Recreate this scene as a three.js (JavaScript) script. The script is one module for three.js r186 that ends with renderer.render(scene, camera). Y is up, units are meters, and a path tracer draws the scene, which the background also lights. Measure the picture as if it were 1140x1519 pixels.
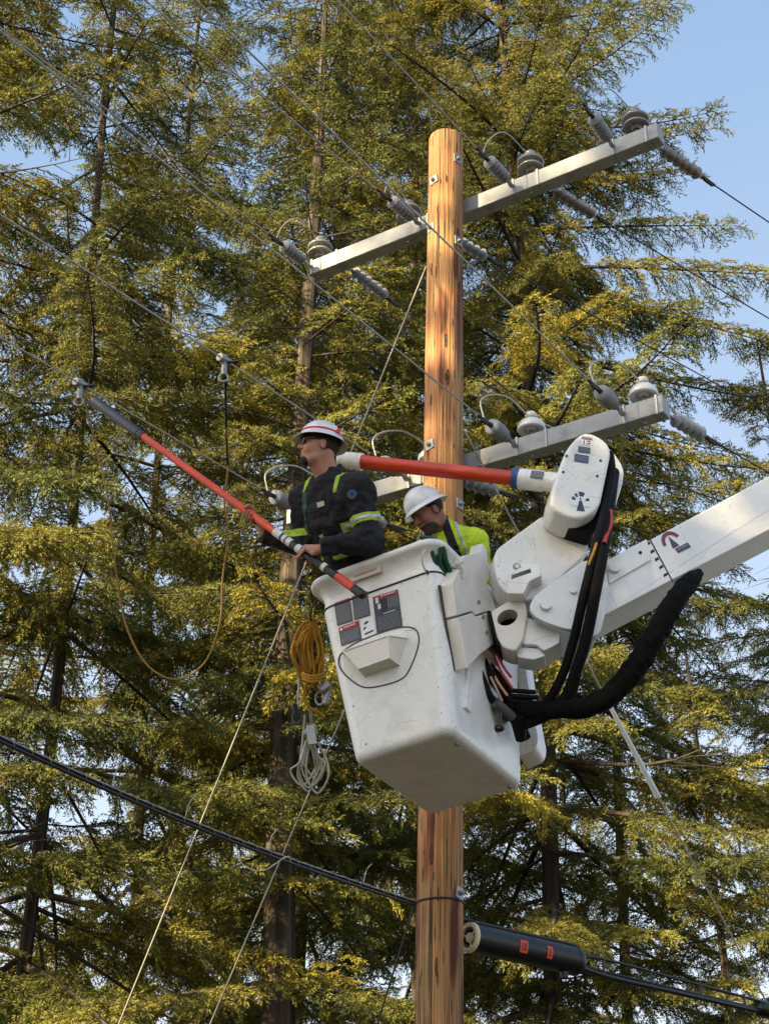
import * as THREE from 'three';
import { mergeGeometries, mergeVertices } from 'three/addons/utils/BufferGeometryUtils.js';
import { RoundedBoxGeometry } from 'three/addons/geometries/RoundedBoxGeometry.js';
import { ImprovedNoise } from 'three/addons/math/ImprovedNoise.js';

// ---------------------------------------------------------------- camera
const V = (x, y, z) => new THREE.Vector3(x, y, z);
const scene = new THREE.Scene();
const PITCH = 28.6 * Math.PI / 180, FPX = 2495, EYE = V(0, 1.6, 0);
const camera = new THREE.PerspectiveCamera(2 * Math.atan(759.5 / FPX) * 180 / Math.PI, 768 / 1024, 0.1, 2000);
camera.position.copy(EYE);
camera.lookAt(0, 1.6 + Math.sin(PITCH), -Math.cos(PITCH));
scene.add(camera);

// ---------------------------------------------------------------- sky and sun
const SUN_AZ = 131 * Math.PI / 180, SUN_EL = 25 * Math.PI / 180;        // azimuth to the left of the view direction
const SUN = V(-Math.sin(SUN_AZ) * Math.cos(SUN_EL), Math.sin(SUN_EL), -Math.cos(SUN_AZ) * Math.cos(SUN_EL));
{
  const w = 512, h = 256, d = new Float32Array(w * h * 4);
  const lerp = (a, b, t) => a + (b - a) * t;
  for (let j = 0; j < h; j++) for (let i = 0; i < w; i++) {
    const el = (j + 0.5) / h * Math.PI - Math.PI / 2;
    const az = ((i + 0.5) / w - 0.5) * Math.PI * 2;
    const dir = V(Math.cos(el) * Math.cos(az), Math.sin(el), Math.cos(el) * Math.sin(az));
    const t = Math.pow(Math.max(0, Math.sin(el)), 0.32);
    const hor = [0.52, 0.53, 0.53], zen = [0.034, 0.082, 0.160];
    const glow = Math.pow(Math.max(0, dir.dot(SUN)), 5) * 0.9;
    const k = (j * w + i) * 4;
    for (let c = 0; c < 3; c++) {
      let v = lerp(hor[c], zen[c], t) + glow * [1, 0.93, 0.82][c];
      if (el < 0) v = [0.02, 0.02, 0.016][c];
      d[k + c] = v;
    }
    d[k + 3] = 1;
  }
  const sky = new THREE.DataTexture(d, w, h, THREE.RGBAFormat, THREE.FloatType);
  sky.mapping = THREE.EquirectangularReflectionMapping;
  sky.minFilter = sky.magFilter = THREE.LinearFilter; sky.needsUpdate = true;
  scene.background = sky; scene.environment = sky;
}
const sun = new THREE.DirectionalLight(new THREE.Color(1, 0.78, 0.44), 5);
sun.position.copy(SUN).multiplyScalar(60).add(V(0, 6, -14));
sun.target.position.set(0, 6, -14);
sun.castShadow = true; sun.shadow.mapSize.set(4096, 4096); sun.shadow.radius = 1.5;
Object.assign(sun.shadow.camera, { left: -40, right: 40, top: 40, bottom: -40, near: 1, far: 160 });
scene.add(sun, sun.target);

const renderer = new THREE.WebGLRenderer({ antialias: true });
renderer.setSize(768, 1024);
renderer.toneMapping = THREE.LinearToneMapping;
renderer.toneMappingExposure = 4.1;
renderer.shadowMap.enabled = true;

// ---------------------------------------------------------------- helpers
function rng(seed) { let a = seed >>> 0; return () => { a = (a + 0x6D2B79F5) | 0; let t = Math.imul(a ^ (a >>> 15), 1 | a); t = (t + Math.imul(t ^ (t >>> 7), 61 | t)) ^ t; return ((t ^ (t >>> 14)) >>> 0) / 4294967296; }; }
const noise = new ImprovedNoise();
const FW = V(0, Math.sin(PITCH), -Math.cos(PITCH)), UP = V(0, Math.cos(PITCH), Math.sin(PITCH)), RT = V(1, 0, 0);
// direction of a measured point of the photograph (1140 x 1519), and the point at a depth along it
const ray = (x, y) => FW.clone().addScaledVector(RT, (x - 570) / FPX).addScaledVector(UP, -(y - 759.5) / FPX);
const at = (x, y, d) => EYE.clone().addScaledVector(ray(x, y), d);
const atHeight = (x, y, h) => { const r = ray(x, y); return EYE.clone().addScaledVector(r, (h - EYE.y) / r.y); };
const atRange = (x, y, dist) => { const r = ray(x, y); return EYE.clone().addScaledVector(r, dist / Math.hypot(r.x, r.z)); };

const taken = {};
function numbered(n) { if (taken[n] === undefined) { taken[n] = 0; return n; } taken[n]++; return n + '_' + String(taken[n]).padStart(3, '0'); }
function tag(o, label, category, group, kind) {
  o.userData.label = label; o.userData.category = category;
  if (group) o.userData.group = group;
  if (kind) o.userData.kind = kind;
  return o;
}
function thing(name, label, category, group) {
  const g = new THREE.Group(); g.name = numbered(name); scene.add(g);
  return tag(g, label, category, group);
}
function mesh(name, geo, mat, parent) {
  const m = new THREE.Mesh(geo, mat); m.name = parent ? name : numbered(name);
  m.castShadow = m.receiveShadow = true; (parent || scene).add(m); return m;
}
const srgb = (r, g, b) => new THREE.Color().setRGB(r / 255, g / 255, b / 255, THREE.SRGBColorSpace);
const std = (color, roughness = 0.6, extra = {}) => new THREE.MeshPhysicalMaterial({ color, roughness, metalness: 0, side: THREE.DoubleSide, ...extra });
// value noise textures, tiling
function fbmTile(n, base, oct, seed, stretch = 1) {
  const out = new Float32Array(n * n), r = rng(seed); let amp = 1, tot = 0;
  for (let o = 0; o < oct; o++) {
    const gx = base << o, gy = Math.max(1, Math.round(gx / stretch)), g = new Float32Array(gx * gy).map(() => r());
    for (let y = 0; y < n; y++) for (let x = 0; x < n; x++) {
      const fx = x / n * gx, fy = y / n * gy, x0 = fx | 0, y0 = fy | 0; let u = fx - x0, v = fy - y0; u = u * u * (3 - 2 * u); v = v * v * (3 - 2 * v);
      const a = g[(y0 % gy) * gx + x0 % gx], b = g[(y0 % gy) * gx + (x0 + 1) % gx], c = g[((y0 + 1) % gy) * gx + x0 % gx], d = g[((y0 + 1) % gy) * gx + (x0 + 1) % gx];
      out[y * n + x] += amp * (a + (b - a) * u + (c - a) * v + (a - b - c + d) * u * v);
    }
    tot += amp; amp *= 0.55;
  }
  for (let i = 0; i < out.length; i++) out[i] /= tot;
  return out;
}
function dataTex(w, h, fn, color = true) {
  const d = new Uint8Array(w * h * 4);
  for (let y = 0; y < h; y++) for (let x = 0; x < w; x++) { const c = fn(x, y); const k = (y * w + x) * 4; d[k] = c[0]; d[k + 1] = c[1]; d[k + 2] = c[2]; d[k + 3] = 255; }
  const t = new THREE.DataTexture(d, w, h); t.magFilter = THREE.LinearFilter; t.minFilter = THREE.LinearMipmapLinearFilter; t.generateMipmaps = true;
  t.wrapS = t.wrapT = THREE.RepeatWrapping; if (color) t.colorSpace = THREE.SRGBColorSpace; t.needsUpdate = true; return t;
}
// uv in metres by the main direction of each face
function boxUV(geo, s = 1) {
  const g = geo.index ? geo.toNonIndexed() : geo, p = g.attributes.position, uv = new Float32Array(p.count * 2), a = V(), b = V(), c = V();
  for (let i = 0; i < p.count; i += 3) {
    a.fromBufferAttribute(p, i); b.fromBufferAttribute(p, i + 1).sub(a); c.fromBufferAttribute(p, i + 2).sub(a);
    const n = b.cross(c), ax = Math.abs(n.x), ay = Math.abs(n.y), az = Math.abs(n.z);
    for (let k = 0; k < 3; k++) {
      a.fromBufferAttribute(p, i + k);
      const [u, v] = ax >= ay && ax >= az ? [a.z, a.y] : ay >= az ? [a.x, a.z] : [a.x, a.y];
      uv[(i + k) * 2] = u * s; uv[(i + k) * 2 + 1] = v * s;
    }
  }
  g.setAttribute('uv', new THREE.BufferAttribute(uv, 2)); return g;
}
function merge(list) {
  return mergeGeometries(list.map((g) => { g = g.index ? g.toNonIndexed() : g.clone(); for (const k of Object.keys(g.attributes)) if (!['position', 'normal', 'uv'].includes(k)) g.deleteAttribute(k); if (!g.attributes.uv) boxUV(g); return g; }));
}
function tube(pts, r, rad = 8, seg, closed = false) {
  const c = new THREE.CatmullRomCurve3(pts, closed, 'centripetal');
  return new THREE.TubeGeometry(c, seg || Math.max(8, pts.length * 6), r, rad, closed);
}
function rod(a, b, r1, r2 = r1, rad = 10) {           // a cylinder from a to b
  const d = b.clone().sub(a), g = new THREE.CylinderGeometry(r2, r1, d.length(), rad, 1);
  g.applyMatrix4(new THREE.Matrix4().compose(a.clone().add(b).multiplyScalar(0.5), new THREE.Quaternion().setFromUnitVectors(V(0, 1, 0), d.clone().normalize()), V(1, 1, 1)));
  return g;
}
function latheAlong(profile, a, dir, rad = 24) {      // profile [r, along] turned about dir from a
  const g = new THREE.LatheGeometry(profile.map(([r, y]) => new THREE.Vector2(r, y)), rad);
  g.applyMatrix4(new THREE.Matrix4().compose(a, new THREE.Quaternion().setFromUnitVectors(V(0, 1, 0), dir.clone().normalize()), V(1, 1, 1)));
  return g;
}
// ---------------------------------------------------------------- ground
{
  const n = fbmTile(256, 8, 5, 5);
  const t = dataTex(256, 256, (x, y) => { const v = n[y * 256 + x]; return [38 + 36 * v, 38 + 34 * v, 32 + 28 * v]; });
  const g = new THREE.PlaneGeometry(600, 600, 60, 60).rotateX(-Math.PI / 2);
  const uv = g.attributes.uv; for (let i = 0; i < uv.count; i++) uv.setXY(i, uv.getX(i) * 100, uv.getY(i) * 100);
  mesh('ground', g, std(0xffffff, 1, { map: t })).userData.kind = 'structure';
}
// ---------------------------------------------------------------- fir boughs: twigs and needles as real faces
const needleMat = new THREE.MeshPhysicalMaterial({ vertexColors: true, roughness: 0.75, side: THREE.DoubleSide, transmission: 0.42, thickness: 0, specularIntensity: 0.35 });
const twigMat = std(new THREE.Color(0.042, 0.033, 0.026), 0.95);
const barkN = fbmTile(256, 8, 5, 77, 5);
const barkMat = std(0xffffff, 0.95, { map: dataTex(256, 256, (x, y) => { const v = Math.pow(barkN[y * 256 + x], 1.6) * 1.5; return [24 + 78 * v, 21 + 69 * v, 18 + 59 * v]; }), bumpMap: dataTex(256, 256, (x, y) => { const v = barkN[y * 256 + x] * 255; return [v, v, v]; }, false), bumpScale: 0.03 });

// a spray: one drooping side branchlet with its twigs and needles, growing along +x with y up
function makeSpray(bl, hang, seed) {
  const r = rng(seed), pos = [], col = [], wood = [];
  function needles(a, b, n, len, w) {                  // n needle faces along a-b
    const d = b.clone().sub(a), dn = d.clone().normalize();
    for (let i = 0; i < n; i++) {
      const p = a.clone().addScaledVector(d, (i + r()) / n), q = V(r() - 0.5, r() - 0.5, r() - 0.5).cross(dn).normalize();
      const e = p.clone().addScaledVector(dn, len * (0.55 + 0.5 * r())).addScaledVector(q, len * (0.3 + 0.4 * r()));
      const s = V(r() - 0.5, r() - 0.5, r() - 0.5).cross(e.clone().sub(p)).normalize().multiplyScalar(w), m = p.clone().lerp(e, 0.25);
      pos.push(m.x + s.x, m.y + s.y, m.z + s.z, e.x, e.y, e.z, m.x - s.x, m.y - s.y, m.z - s.z);
      const k = 0.7 + 0.6 * r(); for (let c = 0; c < 3; c++) col.push(k, k, k);
    }
  }
  const ns = Math.max(2, Math.round(bl / 0.055)), seg = bl / ns; let p = V(0, 0, 0), d = V(1, 0.08, 0).normalize();
  for (let k = 0; k < ns; k++) {
    const q = p.clone().addScaledVector(d, seg);
    needles(p, q, 7, 0.045, 0.0074); wood.push(rod(p, q, 0.0042 * (1 - k / ns) + 0.0012, 0.0042 * (1 - (k + 1) / ns) + 0.0012, 3));
    for (const s2 of [-1, 1]) {
      if (r() < 0.12) continue;
      const u = V(r() - 0.5, 0.9, r() - 0.5).cross(d).normalize().multiplyScalar(s2), td = d.clone().multiplyScalar(0.72).addScaledVector(u, 0.7); td.y -= 0.40 * r(); td.normalize();
      const tl = (0.06 + 0.13 * (1 - k / ns)) * (0.6 + 0.6 * r());
      needles(q, q.clone().addScaledVector(td, tl), Math.max(6, Math.round(tl * 95)), 0.045, 0.0076);
    }
    p = q; d.y -= hang * 0.11; d.z += (r() - 0.5) * 0.12; d.normalize();
  }
  const wp = merge(wood).attributes.position.array;      // the brown stems of the twigs ride in the same mesh
  for (let i = 0; i < wp.length; i += 3) { pos.push(wp[i], wp[i + 1], wp[i + 2]); col.push(0.42, 0.28, 1.0); }
  const g = new THREE.BufferGeometry();
  g.setAttribute('position', new THREE.Float32BufferAttribute(pos, 3)); g.setAttribute('color', new THREE.Float32BufferAttribute(col, 3)); g.computeVertexNormals();
  return { L: bl, leaf: g };
}
const SPRAYS = [];
[0.16, 0.30, 0.46, 0.66, 0.90].forEach((L, i) => { for (let k = 0; k < 2; k++) SPRAYS.push(makeSpray(L, k ? 1.5 : 0.8, 100 + i * 10 + k)); });
console.log('spray triangles', SPRAYS.map((b) => b.leaf.attributes.position.count / 3).join(' '));

// a fir: tapered trunk, limbs, and a crown of sprays. o: x,z foot; H height; R widest reach; crown from h0
let sprayCount = 0;
function fir(label, o) {
  const { x, z, H, R, h0 = 2.5, tr = H * 0.006, lean = [0, 0], seed = 1, keep = 0.92, bare = 0.08, whorl = 0.72, flat = 0.72, inner = 0.8, tint = 1, dens = 0.72, group = 'tall firs behind the pole', name = 'fir_tree' } = o;
  const r = rng(seed * 7919 + 13), t = thing(name, label, 'tree', group);
  t.position.set(x, 0, z);
  const cx = (h) => lean[0] * h + 0.08 * Math.sin(h * 0.35 + seed) * Math.min(1, h / 6), cz = (h) => lean[1] * h + 0.06 * Math.cos(h * 0.3 + seed);
  const rad = (h) => tr * Math.pow(Math.max(0, 1 - h / H), 0.8) + 0.015;
  { // trunk
    const ns = 40, nr = 16, pos = [], uv = [], idx = [];
    for (let i = 0; i <= ns; i++) for (let j = 0; j <= nr; j++) {
      const h = H * i / ns, a = j / nr * Math.PI * 2, rr = rad(h) * (1 + 0.10 * noise.noise(Math.cos(a) * 2 + seed * 9, h * 1.3, Math.sin(a) * 2)) * (h < 0.8 ? 1.25 - 0.3 * h : 1);
      pos.push(cx(h) + Math.cos(a) * rr, h - 0.02, cz(h) + Math.sin(a) * rr); uv.push(j / nr * 2, h * 0.5);
    }
    for (let i = 0; i < ns; i++) for (let j = 0; j < nr; j++) { const a = i * (nr + 1) + j, b = a + nr + 1; idx.push(a, b, a + 1, a + 1, b, b + 1); }
    const g = new THREE.BufferGeometry(); g.setAttribute('position', new THREE.Float32BufferAttribute(pos, 3)); g.setAttribute('uv', new THREE.Float32BufferAttribute(uv, 2)); g.setIndex(idx); g.computeVertexNormals();
    mesh('trunk', g, barkMat, t);
  }
  const put = SPRAYS.map(() => []), limbs = [], up0 = V(0, 1, 0);
  const bough = (base, az, up, L, isBare) => {
    const sag = 0.10 + 0.14 * r(), lift_ = 0.16 * r(), sway = (r() - 0.5) * 0.3, dir = V(Math.cos(az), 0, -Math.sin(az)), lat = V(Math.sin(az), 0, Math.cos(az)), hueB = 0.1 + 0.9 * r(), lum = 0.98 + 0.5 * r();
    const axis = (s) => base.clone().addScaledVector(dir, L * s * Math.cos(up)).addScaledVector(lat, L * sway * s * s).add(V(0, L * (Math.sin(up) * s - sag * Math.pow(s, 1.5) + lift_ * s * s * s), 0));
    const nseg = L > 1.2 ? 6 : 3; for (let i = 0; i < nseg; i++) limbs.push(rod(axis(i / nseg), axis((i + 1) / nseg), 0.0085 * L * (1 - i / (nseg + 0.5)) + 0.003, 0.0085 * L * (1 - (i + 1) / (nseg + 0.5)) + 0.003, 5));
    if (isBare) { for (let k = 0; k < 9; k++) { const a = axis(0.15 + 0.8 * r()), l = (0.15 + 0.4 * r()) * Math.sqrt(L), s = r() < 0.5 ? -1 : 1, b = a.clone().addScaledVector(dir, l * 0.6).addScaledVector(lat, s * l * 0.7).add(V(0, l * (r() - 0.65) * 0.6, 0)); limbs.push(rod(a, b, 0.005, 0.002, 3)); } return; }
    const n = Math.max(3, Math.round(L / 0.085 * dens));
    for (let i = 0; i <= n; i++) for (const side of i === n ? [0] : [-1, 1]) {
      const s = Math.min(1, 0.10 + 0.9 * (i + r() * 0.7) / n);
      if ((s < 0.3 && r() < 0.45) || r() < 0.08) continue;
      const p = axis(s), tan = axis(Math.min(1, s + 0.03)).sub(axis(s - 0.03)).normalize();
      const want = side === 0 ? 0.3 : (0.46 * Math.sqrt(L) * Math.pow(1 - s * 0.93, 0.75) * (0.55 + 0.45 * Math.min(1, s * 4)) + 0.08) * (0.6 + 0.6 * r());
      let best = 0; SPRAYS.forEach((b, k) => { if (Math.abs(b.L - want) < Math.abs(SPRAYS[best].L - want) - 1e-6) best = k; }); if (r() < 0.5) best++;
      const ang = side * (46 + 24 * r()) * Math.PI / 180, l2 = up0.clone().cross(tan).normalize();
      const d = tan.clone().multiplyScalar(Math.cos(ang)).addScaledVector(l2, Math.sin(ang)); d.y += 0.1 - 0.3 * r(); d.normalize();
      const zz = d.clone().cross(up0).normalize(), yy = zz.clone().cross(d), sc = Math.min(1.35, Math.max(0.7, want / SPRAYS[best].L));
      const m = new THREE.Matrix4().makeBasis(d, yy, zz).multiply(new THREE.Matrix4().makeRotationX((r() - 0.5) * 0.9)).scale(V(sc, sc, sc)).setPosition(p);
      const y = hueB * (0.5 + 0.9 * r() * r()), k = lum * (0.8 + 0.4 * r()) * tint;
      put[best].push([m, new THREE.Color().setRGB(k * (0.072 + 0.158 * y), k * (0.094 + 0.100 * y), k * (0.025 - 0.003 * y))]);
    }
  };
  for (let h = h0; h < H - 0.3; h += whorl * (0.7 + 0.6 * r())) {
    const f = (h - h0) / (H - h0), nb = 5 + Math.floor(r() * 2.5), a0 = r() * 6.283, lvl = (r() - 0.5) * 0.18;
    for (let k = 0; k < nb; k++) {
      const want = R * Math.pow(1 - f, flat) * (0.5 + 0.6 * r()) * Math.min(1, 0.7 + f * 3), az = a0 + k / nb * 6.283 + (r() - 0.5) * 0.7, hh = h + (r() - 0.5) * 0.2;
      const up = -0.24 + 0.62 * f * f + lvl + (r() - 0.5) * 0.16, isBare = r() < bare * (1.6 - f * 1.6);
      if (r() > keep) continue;
      bough(V(cx(hh) + Math.cos(az) * rad(hh) * 0.6, hh, cz(hh) - Math.sin(az) * rad(hh) * 0.6), az, up, want, isBare);
    }
    for (let k = 0; k < inner * 3; k++) { const az = r() * 6.283, hh = h + (r() - 0.5) * whorl; if (r() < inner) bough(V(cx(hh) + Math.cos(az) * rad(hh) * 0.6, hh, cz(hh) - Math.sin(az) * rad(hh) * 0.6), az, -0.1 + 0.4 * r(), 0.45 + 0.5 * r(), false); }
  }
  const crown = new THREE.Group(); crown.name = 'crown'; t.add(crown);
  if (limbs.length) { const lm = mesh('limbs', merge(limbs), twigMat, crown); lm.userData.kind = 'stuff'; }
  SPRAYS.forEach((b, i) => {
    const list = put[i]; if (!list.length) return; sprayCount += list.length;
    { const nm = 'foliage', geo = b.leaf, mat = needleMat;
      const im = new THREE.InstancedMesh(geo, mat, list.length); im.name = nm; im.userData.kind = 'stuff'; im.castShadow = im.receiveShadow = true;
      list.forEach(([m, c], k) => { im.setMatrixAt(k, m); im.setColorAt(k, c); }); crown.add(im);
    }
  });
  return t;
}
const TREES = [
  // [label, column x, row y, distance, options]
  ['fir with a stout grey trunk beside the hanging rope coils', 440, 900, 15.5, { H: 18, R: 2.8, tr: 0.18, lean: [0.008, 0], keep: 0.85, bare: 0.12, seed: 2, inner: 0.8 }],
  ['fir with a pale mottled trunk rising above the red banded helmet', 482, 650, 18, { H: 29, R: 3.2, tr: 0.135, lean: [0.024, 0], keep: 0.85, seed: 3, bare: 0.12, inner: 0.6 }],
  ['broad conical fir standing against blue sky behind both crossarm ends', 785, 700, 18.5, { H: 31, R: 4.9, seed: 4, tr: 0.10, keep: 0.92, whorl: 0.54, flat: 0.66, dens: 0.76 }],
  ['fir with bare lower limbs left of the hot stick tip', 50, 1250, 16, { H: 25, R: 4.3, seed: 5, tr: 0.06, keep: 0.58, bare: 0.1, inner: 0.8, dens: 0.85 }],
  ['fir behind the hanging yellow jumper cable', 240, 700, 21, { H: 27, R: 4.6, seed: 6, tr: 0.06, keep: 0.56, bare: 0.08, inner: 0.8, dens: 0.85 }],
  ['tall golden fir rising behind the pole top', 610, 400, 22, { H: 34, R: 4.4, seed: 7, tr: 0.10, keep: 0.72 }],
  ['sunlit fir beyond the raised boom', 1170, 900, 25, { H: 18.3, R: 3.8, seed: 9, keep: 0.9 }],
  ['short fir above the black splice case cable', 915, 1250, 22, { H: 15, R: 3.6, seed: 10, keep: 0.52 }],
  ['fir between the guy wires', 335, 1300, 27, { H: 23, R: 3.8, seed: 12, tr: 0.10, keep: 0.45 }],
  ['low fir under the boom', 1060, 1350, 18, { H: 9.5, R: 2.8, seed: 13, keep: 0.55 }],
  ['fir whose dark limbs reach in at the topmost wires', -150, 700, 15, { H: 24, R: 4.6, seed: 14, tr: 0.12, keep: 0.68, bare: 0.12, dens: 0.85 }],
];
for (const [label, px, py, dist, o] of TREES) {
  const p = atRange(px, py, dist); const l = o.lean || [0, 0];
  fir(label, { x: p.x - l[0] * p.y, z: p.z, ...o });
}
// firs at the side of the road that shade the lift from the low sun
{
  const h = Math.hypot(SUN.x, SUN.z), dx = SUN.x / h, dz = SUN.z / h;   // towards the sun, from the lift
  for (const [label, away, aside, H, R, seed] of [
    ['roadside fir shading the raised lift', 11, 0.57, 17.5, 4.4, 31],
    ['shorter roadside fir next to the one shading the lift', 10.6, -1.77, 17, 3.4, 32],
    ['roadside fir at the edge of the clearing', 11.1, 2.85, 19.5, 4.8, 33],
    ['small roadside fir nearest the cable bundle', 8.9, -0.13, 11, 3.2, 35],
    ['tallest roadside fir behind the one shading the lift', 13.8, 0, 19, 4.6, 34],
  ]) fir(label, { x: 0.3 + dx * away + dz * aside, z: -8.5 + dz * away - dx * aside, H, R, seed, h0: 1.2, keep: 1, bare: 0, whorl: 0.5, flat: 0.6, inner: 0, dens: 0.6, group: 'roadside firs' });
}
console.log('sprays', sprayCount);
// ---------------------------------------------------------------- shared materials
const grimeN = fbmTile(256, 6, 6, 21), grimeF = fbmTile(256, 40, 3, 22);
const speck = (r, g, b, amt, s) => dataTex(256, 256, (x, y) => { const a = grimeN[y * 256 + x], f = grimeF[y * 256 + x]; const k = 1 - amt * Math.max(0, (a - 0.48) * 2.6) - amt * 0.9 * Math.max(0, f - 0.62) * 2.2 + s * (f - 0.5); return [r * k, g * (k - amt * 0.02), b * (k - amt * 0.05)]; });
function scuffed(r, g, b, amt, s, n, seed) {        // grime plus scratches and scuffs with outlines of their own
  const W = 512, m = new Float32Array(W * W), q = rng(seed);
  for (let i = 0; i < n; i++) { let x = q() * W, y = q() * W; const a = q() * 6.28, l = 8 + q() * q() * 90, k = 0.12 + 0.35 * q(), bend = (q() - 0.5) * 0.02; let d = a; for (let j = 0; j < l; j++) { x += Math.cos(d); y += Math.sin(d); d += bend; m[(((y | 0) % W + W) % W) * W + (((x | 0) % W + W) % W)] = k * (0.4 + 0.6 * q()); } }
  for (let i = 0; i < n * 0.35; i++) { const cx = W * (0.5 + (q() - 0.5) * q()), cy = W * (0.5 + (q() - 0.5) * q()), rr = 0.8 + q() * q() * 4, k = 0.1 + 0.3 * q(); for (let y = -rr; y <= rr; y++) for (let x = -rr; x <= rr; x++) if (x * x + y * y < rr * rr * (0.5 + 0.5 * q())) m[((((cy + y) | 0) + W) % W) * W + (((cx + x) | 0) + W) % W] = k; }
  return dataTex(W, W, (x, y) => { const a = grimeN[(y >> 1) * 256 + (x >> 1)], f = grimeF[(y & 255) * 256 + (x & 255)], k = Math.max(0, 1 - amt * Math.max(0, (a - 0.48) * 2.6) - amt * Math.max(0, f - 0.62) * 2.2 + s * (f - 0.5) - m[y * W + x]); return [r * k, g * k, b * k * 0.995]; });
}
const whiteMat = std(0xffffff, 0.38, { map: scuffed(232, 230, 226, 0.10, 0.06, 160, 401), clearcoat: 0.35, clearcoatRoughness: 0.25, bumpMap: dataTex(256, 256, (x, y) => { const v = 128 + 120 * (grimeF[y * 256 + x] - 0.5) + 60 * (grimeN[y * 256 + x] - 0.5); return [v, v, v]; }, false), bumpScale: 0.0012 });
const boomMat = std(0xffffff, 0.45, { map: scuffed(226, 227, 228, 0.07, 0.03, 60, 402) });
const beigeMat = std(0xffffff, 0.5, { map: speck(222, 216, 206, 0.12, 0.05) });
const armMat = std(0xffffff, 0.55, { map: speck(150, 153, 156, 0.22, 0.07) });
const galvMat = std(0xffffff, 0.48, { map: speck(150, 152, 154, 0.35, 0.12), metalness: 0.55 });
const rubberMat = std(srgb(14, 13, 14), 0.7, { specularIntensity: 0.35 });
const blackMat = std(srgb(16, 16, 18), 0.38);
const wireMat = std(srgb(168, 166, 160), 0.42, { metalness: 0.6 });
const guyMat = std(srgb(132, 130, 124), 0.5, { metalness: 0.5 });
const darkWireMat = std(srgb(52, 50, 52), 0.5, { metalness: 0.3 });
const polymerMat = std(0xffffff, 0.55, { map: speck(128, 132, 138, 0.2, 0.05) });
const porcelainMat = std(srgb(120, 118, 112), 0.2, { clearcoat: 0.6, clearcoatRoughness: 0.1 });
const porcelainLightMat = std(srgb(206, 206, 202), 0.22, { clearcoat: 0.6, clearcoatRoughness: 0.1 });
const ropeMat = std(srgb(188, 184, 172), 0.9), yellowRopeMat = std(0xffffff, 0.85, { map: speck(186, 136, 40, 0.4, 0.25) });

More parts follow.
